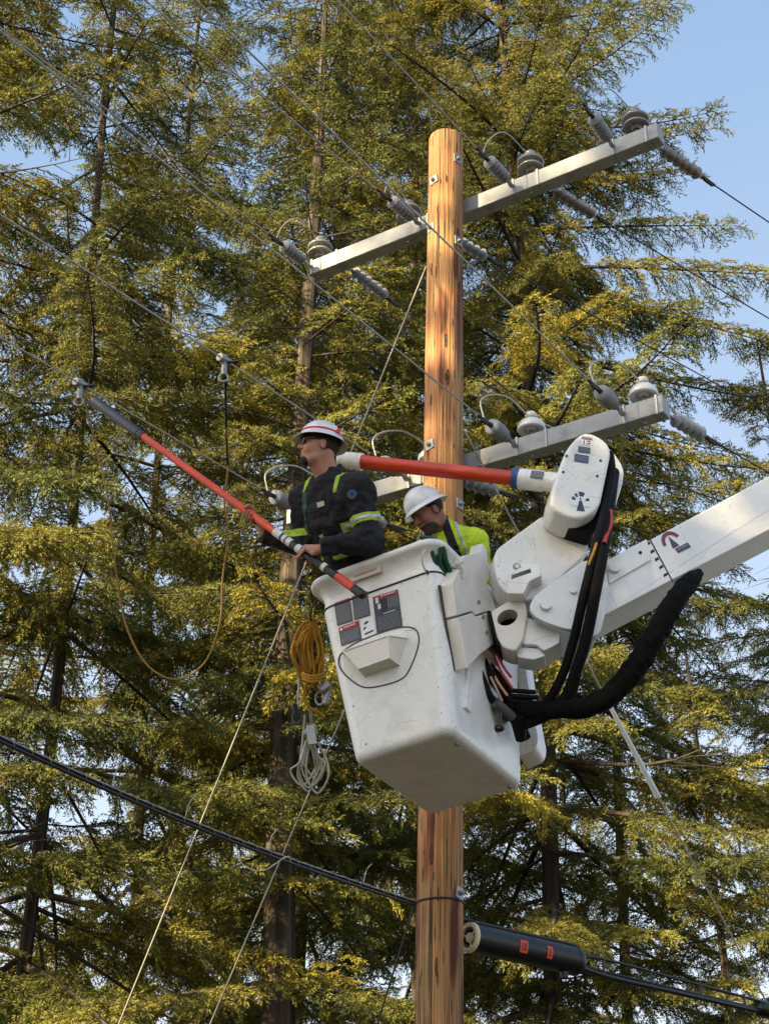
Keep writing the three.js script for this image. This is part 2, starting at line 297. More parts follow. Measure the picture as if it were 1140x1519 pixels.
// ---------------------------------------------------------------- utility pole
const POLE_TOP = atRange(661, 207, 10), POLE_LOW = atRange(652, 1340, 10);
const poleDir = POLE_TOP.clone().sub(POLE_LOW).normalize();
const POLE_FOOT = POLE_LOW.clone().addScaledVector(poleDir, -POLE_LOW.y / poleDir.y);
const poleLen = POLE_TOP.clone().sub(POLE_FOOT).length();
const poleR = (h) => 0.147 - 0.0015 * h;
const poleAt = (h) => POLE_FOOT.clone().addScaledVector(poleDir, h / poleDir.y);
const pole = thing('utility_pole', 'weathered round wooden utility pole with rust brown stains and two grey crossarms', 'utility pole');
{
  const W = 512, Hh = 2048, r = rng(91);
  const fine = fbmTile(512, 128, 3, 92, 28), mid = fbmTile(512, 12, 4, 93, 6), big = fbmTile(512, 3, 4, 94, 1.5), col = new Float32Array(W).map(() => r());
  const stains = []; for (let i = 0; i < 26; i++) stains.push([r() * W, Hh * (0.25 + 0.75 * r()), 10 + 26 * r(), 25 + 85 * r(), 0.35 + 0.6 * r()]);
  // stains seen from the road: [share round the shaft, share of the height]
  for (const [u, h, w, l, k] of [[0.60, 9.05, 16, 28, 0.9], [0.615, 8.6, 12, 26, 0.7], [0.58, 7.75, 24, 34, 0.9], [0.44, 8.4, 20, 80, 0.55], [0.47, 8.1, 16, 40, 0.7], [0.42, 4.95, 22, 80, 0.75], [0.60, 4.9, 20, 40, 0.85], [0.60, 4.2, 24, 60, 0.85], [0.42, 3.4, 20, 60, 0.6]]) stains.push([u * W, Hh * h / poleLen, w, l, k]);
  const st = new Float32Array(W * Hh);
  for (const [sx, sy, w, l, k] of stains) for (let y = Math.max(0, sy - 2.6 * l | 0); y < Math.min(Hh, sy + 2.6 * l); y++) for (let x = sx - 3 * w | 0; x < sx + 3 * w; x++) {
    const xx = ((x % W) + W) % W, n = mid[(y % 512) * 512 + xx] - 0.5, dy = (y - sy) / l, dx = (x - sx) / w;
    const d = dx * dx + dy * dy + n * 3.2; const v = k * Math.max(0, 1 - d); const q = y * W + xx; if (v > st[q]) st[q] = v;
  }
  // drying cracks, knots and spur gouges
  const mark = new Float32Array(W * Hh), warm = new Float32Array(W * Hh);
  for (let i = 0; i < 150; i++) { let x = r() * W; const y0 = r() * Hh, l = 60 + r() * r() * 300, w = 0.4 + r() * 0.9; for (let j = 0; j < l; j++) { x += (r() - 0.5) * 0.5; const k = Math.sin(Math.PI * j / l), y = (y0 + j) | 0; if (y >= Hh) break; for (let e = -2; e <= 2; e++) if (Math.abs(e) < w * k + 0.3) mark[y * W + (((x + e) | 0) + W) % W] = Math.max(mark[y * W + (((x + e) | 0) + W) % W], 0.75 * k); } }
  for (let i = 0; i < 110; i++) { const cx = r() * W, cy = r() * Hh, a = 3 + r() * 5, b = 5 + r() * 9; for (let y = -3 * b | 0; y < 3 * b; y++) for (let x = -3 * a | 0; x < 3 * a; x++) { const yy = (cy + y) | 0; if (yy < 0 || yy >= Hh) continue; const d = Math.hypot(x / a, y / b), q = yy * W + (((cx + x) | 0) + W) % W; if (d < 1) mark[q] = Math.max(mark[q], 0.55 + 0.25 * Math.sin(d * 9)); else if (d < 2.6) warm[q] = Math.max(warm[q], 1 - (d - 1) / 1.6); } }
  for (let i = 0; i < 200; i++) { const cx = r() * W, cy = Hh * (0.2 + 0.78 * r()), a = 1.5 + r() * 2, b = 3 + r() * 7; for (let y = -b | 0; y < b; y++) for (let x = -a | 0; x < a; x++) { const yy = (cy + y) | 0; if (yy < 0 || yy >= Hh) continue; if (Math.hypot(x / a, y / b) < 1) mark[yy * W + (((cx + x) | 0) + W) % W] = 0.5; } }
  const value = (x, y) => { const f = fine[(y % 512) * 512 + x], m = mid[(y % 512) * 512 + x], b = big[(y % 512) * 512 + x]; return [f * 0.7 + m * 0.3, b, m]; };
  const map = dataTex(W, Hh, (x, y) => {
    const [g, b, m] = value(x, y), s = Math.min(1, st[y * W + x] * 1.2), lum = 0.66 + 0.75 * (g - 0.25) + 0.15 * (col[x] - 0.5);
    const ck = g < 0.345 ? 0.5 : 1; let c = [184 * lum * ck, (133 + 12 * (b - 0.5)) * lum * ck, (84 + 22 * (0.5 - b)) * lum * ck];
    const wm = warm[y * W + x] * 0.6, mk = 1 - mark[y * W + x]; c = [c[0] * (1 + 0.12 * wm) * mk, c[1] * (1 - 0.12 * wm) * mk, c[2] * (1 - 0.35 * wm) * mk]; const grey = Math.max(0, b - 0.5) * 0.9; const av = (c[0] + c[1] + c[2]) / 3; c = c.map((v) => v + (av - v) * grey);
    return [c[0] * (1 - s) + 84 * s * (0.6 + lum * 0.5), c[1] * (1 - s) + 42 * s * (0.6 + lum * 0.5), c[2] * (1 - s) + 24 * s * (0.6 + lum * 0.5)].map((v) => Math.max(0, Math.min(255, v)));
  });
  const bump = dataTex(W, Hh, (x, y) => { const f = (y % 512) * 512 + x, v = Math.min(255, 235 * (fine[f] * 0.6 + mid[f] * 0.4) * (1 - 0.8 * mark[y * W + x])); return [v, v, v]; }, false);
  const pm = std(0xffffff, 0.85, { map, bumpMap: bump, bumpScale: 0.022 });
  const pos = [], uv = [], idx = [], ns = 90, nr = 48;
  const q = new THREE.Quaternion().setFromUnitVectors(V(0, 1, 0), poleDir);
  const rows = []; for (let i = 0; i <= ns; i++) rows.push([poleLen * i / ns, 1]);
  rows[ns] = [poleLen - 0.006, 1]; rows.push([poleLen - 0.006, 1], [poleLen, 0.975], [poleLen, 0.975], [poleLen + 0.002, 0.4], [poleLen + 0.002, 0.001]);
  rows.forEach(([h, k]) => { for (let j = 0; j <= nr; j++) { const a = j / nr * Math.PI * 2, rr = poleR(h) * k * (1 + 0.02 * noise.noise(Math.cos(a) * 1.5, h * 0.8, Math.sin(a) * 1.5) + (k === 1 ? 0.012 * noise.noise(Math.cos(a) * 6, h * 0.35, Math.sin(a) * 6 + 4) : 0)); const p = V(Math.sin(a) * rr, h, Math.cos(a) * rr).applyQuaternion(q); pos.push(p.x, p.y, p.z); uv.push(0.5 + j / nr, Math.min(1, h / poleLen)); } });
  for (let i = 0; i < rows.length - 1; i++) for (let j = 0; j < nr; j++) { const a = i * (nr + 1) + j, b = a + nr + 1; idx.push(a, a + 1, b, a + 1, b + 1, b); }
  const g = new THREE.BufferGeometry(); g.setAttribute('position', new THREE.Float32BufferAttribute(pos, 3)); g.setAttribute('uv', new THREE.Float32BufferAttribute(uv, 2)); g.setIndex(idx); g.computeVertexNormals();
  pole.position.copy(POLE_FOOT);
  mesh('shaft', g, pm, pole);
  // square washers with a nut, on the shaft where the photograph shows them
  const plate = (px, py, tilt, s = 0.075) => {
    const rr = ray(px, py); let best = null;                         // meet the ray with the shaft
    for (let d = 8; d < 16; d += 0.004) { const p = EYE.clone().addScaledVector(rr, d), h = p.y, c = poleAt(h), dd = Math.hypot(p.x - c.x, p.z - c.z); if (dd < poleR(h)) { best = p; break; } }
    if (!best) return;
    const c = poleAt(best.y), n = V(best.x - c.x, 0, best.z - c.z).normalize();
    const qq = new THREE.Quaternion().setFromUnitVectors(V(0, 0, 1), n).multiply(new THREE.Quaternion().setFromAxisAngle(V(0, 0, 1), tilt));
    const geo = [boxUV(new RoundedBoxGeometry(s, s, 0.008, 2, 0.003)), new THREE.CylinderGeometry(0.016, 0.016, 0.02, 6).rotateX(Math.PI / 2).translate(0, 0, 0.012), new THREE.CylinderGeometry(0.009, 0.009, 0.03, 8).rotateX(Math.PI / 2).translate(0, 0, 0.015)];
    const m = merge(geo).applyMatrix4(new THREE.Matrix4().compose(best.clone().addScaledVector(n, 0.003).sub(POLE_FOOT), qq, V(1, 1, 1)));
    mesh('washer_plate', m, galvMat, pole);
  };
  for (const a of [[678, 236, 0.05], [643, 267, 0.1], [639, 338, 0, 0.07], [679, 358, 0.05], [637, 660, 0.08], [681, 1325, -0.1], [681, 748, 0.02]]) plate(...a);
}
// ---------------------------------------------------------------- crossarms
function crossarm(px, py, azDeg, t0, t1) {
  const c = atRange(px, py, 10.26), az = azDeg * Math.PI / 180, a = V(Math.sin(az), 0, -Math.cos(az)), n = V(-a.z, 0, a.x);   // n: towards the far spans
  if (n.z > 0) n.negate();
  const g = boxUV(new RoundedBoxGeometry(t1 - t0, 0.135, 0.115, 3, 0.008), 1.5);
  g.translate((t1 + t0) / 2, 0, 0);
  const m = new THREE.Matrix4().makeBasis(a, V(0, 1, 0), a.clone().cross(V(0, 1, 0))).setPosition(c.clone().sub(POLE_FOOT));
  const arm = mesh('crossarm', g.applyMatrix4(m), armMat, pole);
  const at_ = (t, dy = 0, dn = 0) => c.clone().addScaledVector(a, t).addScaledVector(n, dn).add(V(0, dy, 0));
  const band = (t) => { const b = boxUV(new RoundedBoxGeometry(0.02, 0.150, 0.130, 2, 0.004)); b.translate(t, 0, 0).applyMatrix4(m); mesh('band', b, galvMat, arm); };
  // where along the arm the picture column is
  const tAt = (x) => { let lo = -4, hi = 4; const f = (t) => { const p = at_(t).sub(EYE); return 570 + FPX * p.dot(RT) / p.dot(FW); }; for (let i = 0; i < 50; i++) { const k = (lo + hi) / 2; if (f(k) > x) lo = k; else hi = k; } return lo; };
  { const b = new RoundedBoxGeometry(0.16, 0.2, 0.07, 2, 0.006); b.translate(0, 0, 0.085).applyMatrix4(m); mesh('gain_plate', boxUV(b), galvMat, arm); }
  return { c, a, n, at: at_, tAt, band };
}
const ARM1 = crossarm(661, 325, -57.3, -1.79, 1.23), ARM2 = crossarm(658, 702, -58.5, -1.68, 1.30);

// ---------------------------------------------------------------- insulators, wires and jumpers
const shedProfile = (n, len, r0, r1) => { const p = [[0.001, 0], [r0, 0]]; for (let i = 0; i < n; i++) { const y = len * (i + 0.15) / n, s = len / n; p.push([r0, y], [r1 * 0.97, y + s * 0.16], [r1, y + s * 0.24], [r1 * 0.96, y + s * 0.36], [r0 * 1.1, y + s * 0.72]); } p.push([r0, len], [0.001, len]); return p; };
function pinInsulator(arm, t, label, light, group) {
  const g = thing('pin_insulator', label, 'insulator', group), base = arm.at(t, 0.068);
  g.position.copy(base);
  mesh('pin', merge([rod(V(0, -0.16, 0), V(0, 0.085, 0), 0.011, 0.011, 8), new THREE.CylinderGeometry(0.024, 0.024, 0.014, 6).translate(0, 0.007, 0), new THREE.CylinderGeometry(0.02, 0.02, 0.016, 6).translate(0, -0.147, 0)]), galvMat, g);
  const P = light ? [[0.001, 0.07], [0.022, 0.055], [0.030, 0.06], [0.045, 0.09], [0.055, 0.06], [0.09, 0.055], [0.098, 0.07], [0.094, 0.10], [0.072, 0.13], [0.045, 0.145], [0.03, 0.152], [0.03, 0.168], [0.042, 0.178], [0.036, 0.2], [0.001, 0.204]]
    : [[0.001, 0.07], [0.024, 0.05], [0.034, 0.055], [0.045, 0.09], [0.07, 0.075], [0.094, 0.074], [0.100, 0.086], [0.088, 0.105], [0.062, 0.12], [0.060, 0.135], [0.09, 0.136], [0.101, 0.146], [0.094, 0.166], [0.062, 0.185], [0.042, 0.192], [0.036, 0.204], [0.05, 0.214], [0.042, 0.238], [0.001, 0.242]];
  mesh('shell', new THREE.LatheGeometry(P.map(([a, b]) => new THREE.Vector2(a, b)), 36), light ? porcelainLightMat : porcelainMat, g);
  const top = light ? 0.16 : 0.198; mesh('tie_wire', new THREE.TorusGeometry(0.04, 0.006, 6, 20).rotateX(Math.PI / 2).translate(0, top, 0), wireMat, g);
  return base.clone().add(V(0, light ? 0.2 : 0.24, 0));
}
// strain insulator from the arm face towards a target, then the conductor
function strain(arm, t, side, target, label, wireLabel, opt = {}) {
  const p0 = arm.at(t, 0.0, side * 0.062), dir = target.clone().sub(p0).normalize();
  const len = (opt.len || 0.27) * 0.92, r1 = (opt.r1 || 0.062) * 0.86, n = opt.n || 6;
  const g = thing('strain_insulator', label, 'insulator', side < 0 ? 'strain insulators on the near side of the crossarms' : 'strain insulators on the far side of the crossarms');
  g.position.copy(p0);
  arm.band(t);
  mesh('shackle', merge([rod(V(0, 0, 0).addScaledVector(dir, -0.01), dir.clone().multiplyScalar(0.12), 0.014, 0.012, 8), new THREE.TorusGeometry(0.026, 0.008, 6, 14).applyMatrix4(new THREE.Matrix4().compose(dir.clone().multiplyScalar(0.04), new THREE.Quaternion().setFromUnitVectors(V(0, 0, 1), V(-dir.z, 0, dir.x).normalize()), V(1, 1, 1)))]), galvMat, g);
  const prof = opt.bell ? [[0.001, 0], [0.05, 0], [r1, 0.03], [r1 * 1.02, len * 0.45], [r1 * 0.9, len * 0.62], [0.05, len * 0.72], [0.03, len * 0.9], [0.03, len * 0.95], [0.001, len]] : shedProfile(n, len, r1 * 0.5, r1);
  let start = dir.clone().multiplyScalar(0.11);
  if (opt.bell) { mesh('sheds', latheAlong(prof.map(([r, y]) => [r, len - y]).reverse(), start, dir), polymerMat, g); }
  else mesh('sheds', latheAlong(prof, start, dir), opt.mat || polymerMat, g);
  const c0 = dir.clone().multiplyScalar(0.11 + len), c1 = dir.clone().multiplyScalar(0.11 + len + 0.17);
  mesh('dead_end_clamp', merge([rod(c0.clone().addScaledVector(dir, -0.01), c1, 0.018, 0.011, 8), rod(c0.clone().addScaledVector(dir, 0.05).add(V(0, -0.012, 0)), c0.clone().addScaledVector(dir, 0.14).add(V(0, -0.02, 0)), 0.012, 0.01, 6)]), darkWireMat, g);
  // conductor: a shallow catenary from the clamp to past the target
  const w0 = p0.clone().add(c1).addScaledVector(dir, -0.02), far = w0.clone().addScaledVector(dir, w0.distanceTo(target) * (opt.reach || 1.7));
  const pts = []; for (let i = 0; i <= 12; i++) pts.push(w0.clone().lerp(far, i / 12));
  const w = mesh('power_line', tube(pts, opt.wr || 0.0055, 6, 24), opt.dark ? darkWireMat : wireMat);
  tag(w, wireLabel, 'power line', 'overhead power lines');
  return { clamp: p0.clone().add(c0).addScaledVector(dir, 0.08), dir, p0, far, w0 };
}
function jumper(pts, label, r = 0.0048) { return tag(mesh('jumper_wire', tube(pts, r, 6, 40), wireMat), label, 'wire', 'jumper wires over the insulators'); }
const nearPx1 = [[468, 0, 40], [628, 215, 0], [766, 500, 0], [914, 760, 0]], farPx1 = [[505, 998, 767], [640, 1043, 559], [802, 1085, 440], [962, 1140, 330]], pinPx1 = [474, 606, 788, 945];
const names1 = ['at the low tip of the top crossarm', 'by the pole top on the top crossarm', 'midway along the raised half of the top crossarm', 'at the raised tip of the top crossarm'];
for (let i = 0; i < 4; i++) {
  const tn = ARM1.tAt(nearPx1[i][0]), tf = ARM1.tAt(farPx1[i][0]), tp = ARM1.tAt(pinPx1[i]);
  const h = ARM1.c.y;
  const a = strain(ARM1, tn, -1, atHeight(nearPx1[i][1], nearPx1[i][2], h), 'ribbed grey polymer strain insulator ' + names1[i], 'bare conductor from the ribbed insulator ' + names1[i]);
  const b = strain(ARM1, tf, 1, atHeight(farPx1[i][1], farPx1[i][2], h), 'dark beaded far side insulator ' + names1[i], 'dark conductor leaving the far side ' + names1[i], { len: 0.46, n: 6, r1: 0.058, mat: i > 1 ? std(srgb(104, 96, 92), 0.3) : polymerMat, reach: 1.4, dark: true });
  const top = pinInsulator(ARM1, tp, 'double skirted grey porcelain pin insulator ' + names1[i], false, 'pin insulators on the top crossarm');
  jumper([a.clamp, a.clamp.clone().add(V(0, 0.16, 0)).lerp(top, 0.15), a.clamp.clone().lerp(top, 0.5).add(V(0, 0.2, 0)), top.clone().add(V(0, -0.035, 0)), top.clone().lerp(b.clamp, 0.3).add(V(0, -0.02, 0)), b.clamp.clone().lerp(top, 0.25).add(V(0, -0.1, 0)), b.clamp], 'looped jumper over the grey pin insulator ' + names1[i]);
}
const nearPx2 = [[452, 0, 500], [612, 0, 318], [772, 0, 45], [930, 290, 0]], farPx2 = [[490, 800, 840], [655, 965, 790], [815, 1120, 760], [978, 1140, 702]], pinPx2 = [478, 640, 789, 956];
const names2 = ['at the lower crossarm end behind the dark jacket', 'on the lower crossarm beside the ridged white helmet', 'on the lower crossarm between pole and jib head', 'at the raised tip of the lower crossarm'];
const LOW = [];
for (let i = 0; i < 4; i++) {
  const tn = ARM2.tAt(nearPx2[i][0]), tf = ARM2.tAt(farPx2[i][0]), tp = ARM2.tAt(pinPx2[i]);
  const h = ARM2.c.y;
  const a = strain(ARM2, tn, -1, atHeight(nearPx2[i][1], nearPx2[i][2], h - (i < 2 ? 0.3 : 0)), 'smooth grey bell strain insulator ' + names2[i], 'bare conductor from the bell insulator ' + names2[i], { bell: true, len: 0.24, r1: 0.068 });
  const b = strain(ARM2, tf, 1, atHeight(farPx2[i][1], farPx2[i][2], h), 'beaded grey far side insulator ' + names2[i], 'dark conductor leaving the far side ' + names2[i], { len: 0.34, n: 5, reach: 1.4, dark: true });
  const top = pinInsulator(ARM2, tp, 'white domed porcelain pin insulator ' + names2[i], true, 'pin insulators on the lower crossarm');
  jumper([a.clamp, a.clamp.clone().add(V(-0.02, 0.16, 0)), a.clamp.clone().lerp(top, 0.45).add(V(0, 0.17, 0)), top.clone().add(V(0, -0.03, 0)), top.clone().lerp(b.clamp, 0.3).add(V(0, -0.01, 0)), b.clamp.clone().lerp(top, 0.3).add(V(0, -0.06, 0)), b.clamp], 'white jumper over the domed pin insulator ' + names2[i], 0.0065);
  LOW.push(a);
}
// ---------------------------------------------------------------- guy wires
function straightWire(name, a, b, r, mat, label, category, toGround) {
  let e = b; if (toGround) { const d = b.clone().sub(a); e = a.clone().addScaledVector(d, -a.y / d.y); }
  return tag(mesh(name, rod(a, e, r, r, 8), mat), label, category);
}
straightWire('guy_wire', at(632, 395, 12.45), at(228, 1392, 11.6), 0.006, guyMat, 'pale guy wire slanting down behind the worker with the red stick', 'guy wire', true);
straightWire('guy_wire', at(640, 752, 11.25), at(352, 1425, 10.9), 0.0055, guyMat, 'guy wire passing behind the hanging grey rope loops', 'guy wire', true);
{
  const g = thing('guy_wire', 'guy wire with a white plastic guard below the thick black hose', 'guy wire');
  const a = at(688, 638, 11.5), b = at(982, 1195, 12.3), d = b.clone().sub(a), e = a.clone().addScaledVector(d, -a.y / d.y);
  mesh('strand', rod(a, e, 0.007, 0.007, 8), wireMat, g);
  mesh('guard', rod(a.clone().lerp(b, 0.705), a.clone().lerp(b, 0.975), 0.015, 0.023, 12), std(srgb(214, 218, 222), 0.4), g);
}
// ---------------------------------------------------------------- aerial lift: bucket, knuckle, jib and boom
// a plane in the world on which measured outlines are laid out in metres
function workPlane(O, X, Y) {
  const N = X.clone().cross(Y).normalize(), m = new THREE.Matrix4().makeBasis(X, Y, N).setPosition(O);
  const to = (px, py) => { const r = ray(px, py), t = O.clone().sub(EYE).dot(N) / r.dot(N), p = EYE.clone().addScaledVector(r, t).sub(O); return [p.dot(X), p.dot(Y)]; };
  const world = (px, py, dn = 0) => { const [u, v] = to(px, py); return O.clone().addScaledVector(X, u).addScaledVector(Y, v).addScaledVector(N, dn); };
  return { O, X, Y, N, m, to, world };
}
const facing = (px, py, d, yaw = 0) => workPlane(at(px, py, d), V(Math.cos(yaw), 0, -Math.sin(yaw)), V(0, 1, 0));
function smoothShape(pts, rr) {                     // outline with rounded corners
  const s = new THREE.Shape(), n = pts.length;
  for (let i = 0; i < n; i++) {
    const p = pts[i], a = pts[(i + n - 1) % n], b = pts[(i + 1) % n], da = Math.hypot(a[0] - p[0], a[1] - p[1]), db = Math.hypot(b[0] - p[0], b[1] - p[1]);
    const k = Math.min(p[2] !== undefined ? p[2] : rr, da * 0.48, db * 0.48);
    const A = [p[0] + (a[0] - p[0]) / da * k, p[1] + (a[1] - p[1]) / da * k], B = [p[0] + (b[0] - p[0]) / db * k, p[1] + (b[1] - p[1]) / db * k];
    if (i === 0) s.moveTo(...A); else s.lineTo(...A);
    s.quadraticCurveTo(p[0], p[1], ...B);
  }
  s.closePath(); return s;
}
// solid of an outline, its front at n = front and its back at n = front - thick
function slab(pl, px, thick, { r = 0.012, bevel = 0.006, front = 0, holes = [], seg = 6 } = {}) {
  const s = smoothShape(px.map(([x, y, k]) => [...pl.to(x, y), k]), r);
  for (const h of holes) s.holes.push(new THREE.Path(smoothShape(h.map(([x, y, k]) => [...pl.to(x, y), k]), 0.008).getPoints(seg)));
  const g = new THREE.ExtrudeGeometry(s, { depth: thick - 2 * bevel, bevelEnabled: bevel > 0, bevelThickness: bevel, bevelSize: bevel, bevelOffset: -bevel, bevelSegments: 3, curveSegments: seg });
  g.translate(0, 0, front - thick + bevel);
  return boxUV(g).applyMatrix4(pl.m);
}
function bolt(pl, px, py, r, h, front = 0) { const [u, v] = pl.to(px, py); return new THREE.CylinderGeometry(r * 0.92, r, h, 18).rotateX(Math.PI / 2).translate(u, v, front + h / 2).applyMatrix4(pl.m); }
function decal(pl, quad, tex, parent, name = 'decal', lift = 0.003, rough = 0.45) {  // a flat printed rectangle (tl, tr, br, bl measured)
  const q = quad.map(([x, y]) => new THREE.Vector2(...pl.to(x, y))), c = q[0].clone().add(q[1]).add(q[2]).add(q[3]).multiplyScalar(0.25);
  const ux = q[1].clone().add(q[2]).sub(q[0]).sub(q[3]).multiplyScalar(0.5), vy = q[0].clone().add(q[1]).sub(q[2]).sub(q[3]).multiplyScalar(0.5);
  const w = ux.length(), ang = Math.atan2(ux.y, ux.x), h = Math.abs(-Math.sin(ang) * vy.x + Math.cos(ang) * vy.y);
  const g = new THREE.PlaneGeometry(w, h).rotateZ(ang).translate(c.x, c.y, lift).applyMatrix4(pl.m);
  return mesh(name, g, std(0xffffff, rough, { map: tex, transparent: !!tex.userData.alpha, alphaTest: tex.userData.alpha ? 0.5 : 0 }), parent);
}
function canvasTex(w, h, draw, alpha) { const c = document.createElement('canvas'); c.width = w; c.height = h; draw(c.getContext('2d'), w, h); const t = new THREE.CanvasTexture(c); t.colorSpace = THREE.SRGBColorSpace; t.userData.alpha = alpha; return t; }
// small print too fine to read: rows of short strokes
function strokes(x, x0, y0, x1, y1, rows, color, seed) { const r = rng(seed); x.fillStyle = color; const dy = (y1 - y0) / rows; for (let i = 0; i < rows; i++) { let p = x0; while (p < x1 - 4) { const l = 4 + r() * 16; x.fillRect(p, y0 + i * dy, Math.min(l, x1 - p), dy * 0.42); p += l + 4; } } }
const warnTex = (seed, head, w = 128, h = 192) => canvasTex(w, h, (x) => { x.fillStyle = '#44464f'; x.fillRect(0, 0, w, h); x.fillStyle = '#9c2636'; x.fillRect(0, 0, w, head); x.fillStyle = '#e7dcd8'; strokes(x, w * 0.25, head * 0.25, w * 0.8, head * 0.85, 1, '#e9dede', seed + 5); x.beginPath(); x.arc(w * 0.12, head * 0.5, head * 0.28, 0, 7); x.fill(); strokes(x, 10, head + 10, w - 8, h - 8, Math.round((h - head) / 13), '#8d8f97', seed); });

const lift = thing('aerial_lift', 'white insulated aerial lift with its bucket, red jib and boom raised to the pole', 'aerial lift');
// --- bucket
const B_O = V(0.299, 4.648, -8.527), B_Q = new THREE.Quaternion().setFromEuler(new THREE.Euler(-0.037, -0.481, 0.123, 'YZX'));
const BW = 0.748, BD = 1.131, BT = 0.787, BH = 1.07;
const bLocal = (x, y, z) => V(x, y, z).applyQuaternion(B_Q).add(B_O);
function bucketRing(y, off, rc, n = 10) {             // rounded rectangle at height y, grown by off
  const k = BT + (1 - BT) * y / BH, w = BW / 2 * k + off, d = BD / 2 * k + off, r = Math.max(0.004, Math.min(rc + off, w * 0.95)), out = [];
  for (const [sx, sz, a0] of [[1, 1, 0], [-1, 1, Math.PI / 2], [-1, -1, Math.PI], [1, -1, Math.PI * 1.5]]) for (let i = 0; i <= n; i++) { const a = a0 + i / n * Math.PI / 2; out.push(V(sx * (w - r) + Math.cos(a) * r, y, sz * (d - r) + Math.sin(a) * r)); }
  return out;
}
function loft(rings, capFirst, capLast) {
  const pos = [], idx = [], n = rings[0].length; rings.forEach((r) => r.forEach((p) => pos.push(p.x, p.y, p.z)));
  for (let i = 0; i < rings.length - 1; i++) for (let j = 0; j < n; j++) { const a = i * n + j, b = i * n + (j + 1) % n; idx.push(a, a + n, b, b, a + n, b + n); }
  const cap = (i, flip) => { const c = V(0, 0, 0); rings[i].forEach((p) => c.add(p)); c.multiplyScalar(1 / n); const k = pos.length / 3; pos.push(c.x, c.y, c.z); for (let j = 0; j < n; j++) { const a = i * n + j, b = i * n + (j + 1) % n; idx.push(...(flip ? [k, b, a] : [k, a, b])); } };
  if (capFirst) cap(0); if (capLast) cap(rings.length - 1, true);
  const g = new THREE.BufferGeometry(); g.setAttribute('position', new THREE.Float32BufferAttribute(pos, 3)); g.setIndex(idx); g.computeVertexNormals(); return g;
}
const toWorld = new THREE.Matrix4().compose(B_O, B_Q, V(1, 1, 1));
const bucketGeo = () => {
  const R = [[0.004, -0.10], [0.001, -0.05], [0.004, -0.028], [0.014, -0.012], [0.030, -0.003], [0.052, 0], [0.2, 0], [0.45, 0], [0.7, 0], [0.86, 0], [0.90, 0], [0.93, -0.012], [0.965, -0.014], [1.0, -0.002], [1.018, 0.018], [1.026, 0.034], [1.036, 0.042], [1.052, 0.043], [1.064, 0.036], [1.07, 0.022], [1.07, -0.004], [1.06, -0.014], [1.0, -0.022], [0.6, -0.022], [0.06, -0.022], [0.05, -0.06]];
  return boxUV(loft(R.map(([y, o]) => bucketRing(y, o, 0.075)), true, true), 1.3).applyMatrix4(toWorld);
};
const smooth = (g) => { g.deleteAttribute('normal'); const u = g.attributes.uv; g.deleteAttribute('uv'); const w = mergeVertices(g, 1e-5); w.computeVertexNormals(); const n = w.toNonIndexed(); n.setAttribute('uv', u); return n; };
const bucket = mesh('bucket', smooth(bucketGeo()), whiteMat, lift);
bucket.userData.label = 'white fibreglass two man bucket with grey warning decals';
{ // dark seam strap round the bucket under the lip
  const ring = bucketRing(0.905, 0.0, 0.075).map((p) => { const k = 0.03 * (p.x / 0.37); return bLocal(p.x, p.y - 0.012 + 0 * k, p.z); });
  mesh('seam_strap', new THREE.TubeGeometry(new THREE.CatmullRomCurve3(ring, true), 160, 0.0055, 6, true), std(srgb(58, 50, 48), 0.8), bucket);
}
// front face plane (the face with the decals) and right side plane
const fA = bLocal(-BW / 2 * BT, 0, BD / 2 * BT), fB = bLocal(BW / 2 * BT, 0, BD / 2 * BT), fT = bLocal(0, BH, BD / 2), fM = fA.clone().lerp(fB, 0.5);
const fX = fB.clone().sub(fA).normalize(), fN = fX.clone().cross(fT.clone().sub(fM)).normalize(), FRONT = workPlane(fM, fX, fN.clone().cross(fX));
const sA = bLocal(BW / 2 * BT, 0, BD / 2 * BT), sB = bLocal(BW / 2 * BT, 0, -BD / 2 * BT), sT = bLocal(BW / 2, BH, 0), sM = sA.clone().lerp(sB, 0.5);
const sX = sB.clone().sub(sA).normalize(), sN = sX.clone().cross(sT.clone().sub(sM)).normalize(), SIDE = workPlane(sM, sX, sN.clone().cross(sX));
decal(FRONT, [[494.5, 895], [518.4, 887], [524, 921], [501.7, 928.6]], warnTex(1, 26), bucket, 'warning_decal');
decal(FRONT, [[521, 884.5], [544.4, 877], [550, 912.7], [527, 920]], warnTex(2, 12), bucket, 'warning_decal');
decal(FRONT, [[551, 886.6], [588, 875], [599.5, 928], [561, 940]], canvasTex(192, 256, (x) => { x.fillStyle = '#3c3e47'; x.fillRect(0, 0, 192, 256); x.fillStyle = '#8e2434'; x.fillRect(0, 0, 192, 28); strokes(x, 60, 6, 170, 24, 1, '#ddd', 3); x.fillStyle = '#cfcfd2'; x.fillRect(18, 12, 22, 40); x.fillRect(30, 60, 26, 34); x.fillStyle = '#22242b'; x.fillRect(52, 34, 48, 96); for (let i = 0; i < 5; i++) { x.fillStyle = '#7c8086'; x.fillRect(108 + i * 16, 36, 6, 70); } x.fillStyle = '#b9bbc0'; x.fillRect(64, 130, 90, 6); strokes(x, 16, 150, 180, 248, 7, '#6d7079', 4); }), bucket, 'warning_decal');
decal(FRONT, [[501.7, 931.5], [532, 920.6], [537, 948], [506.8, 959]], warnTex(6, 34, 144, 128), bucket, 'warning_decal');
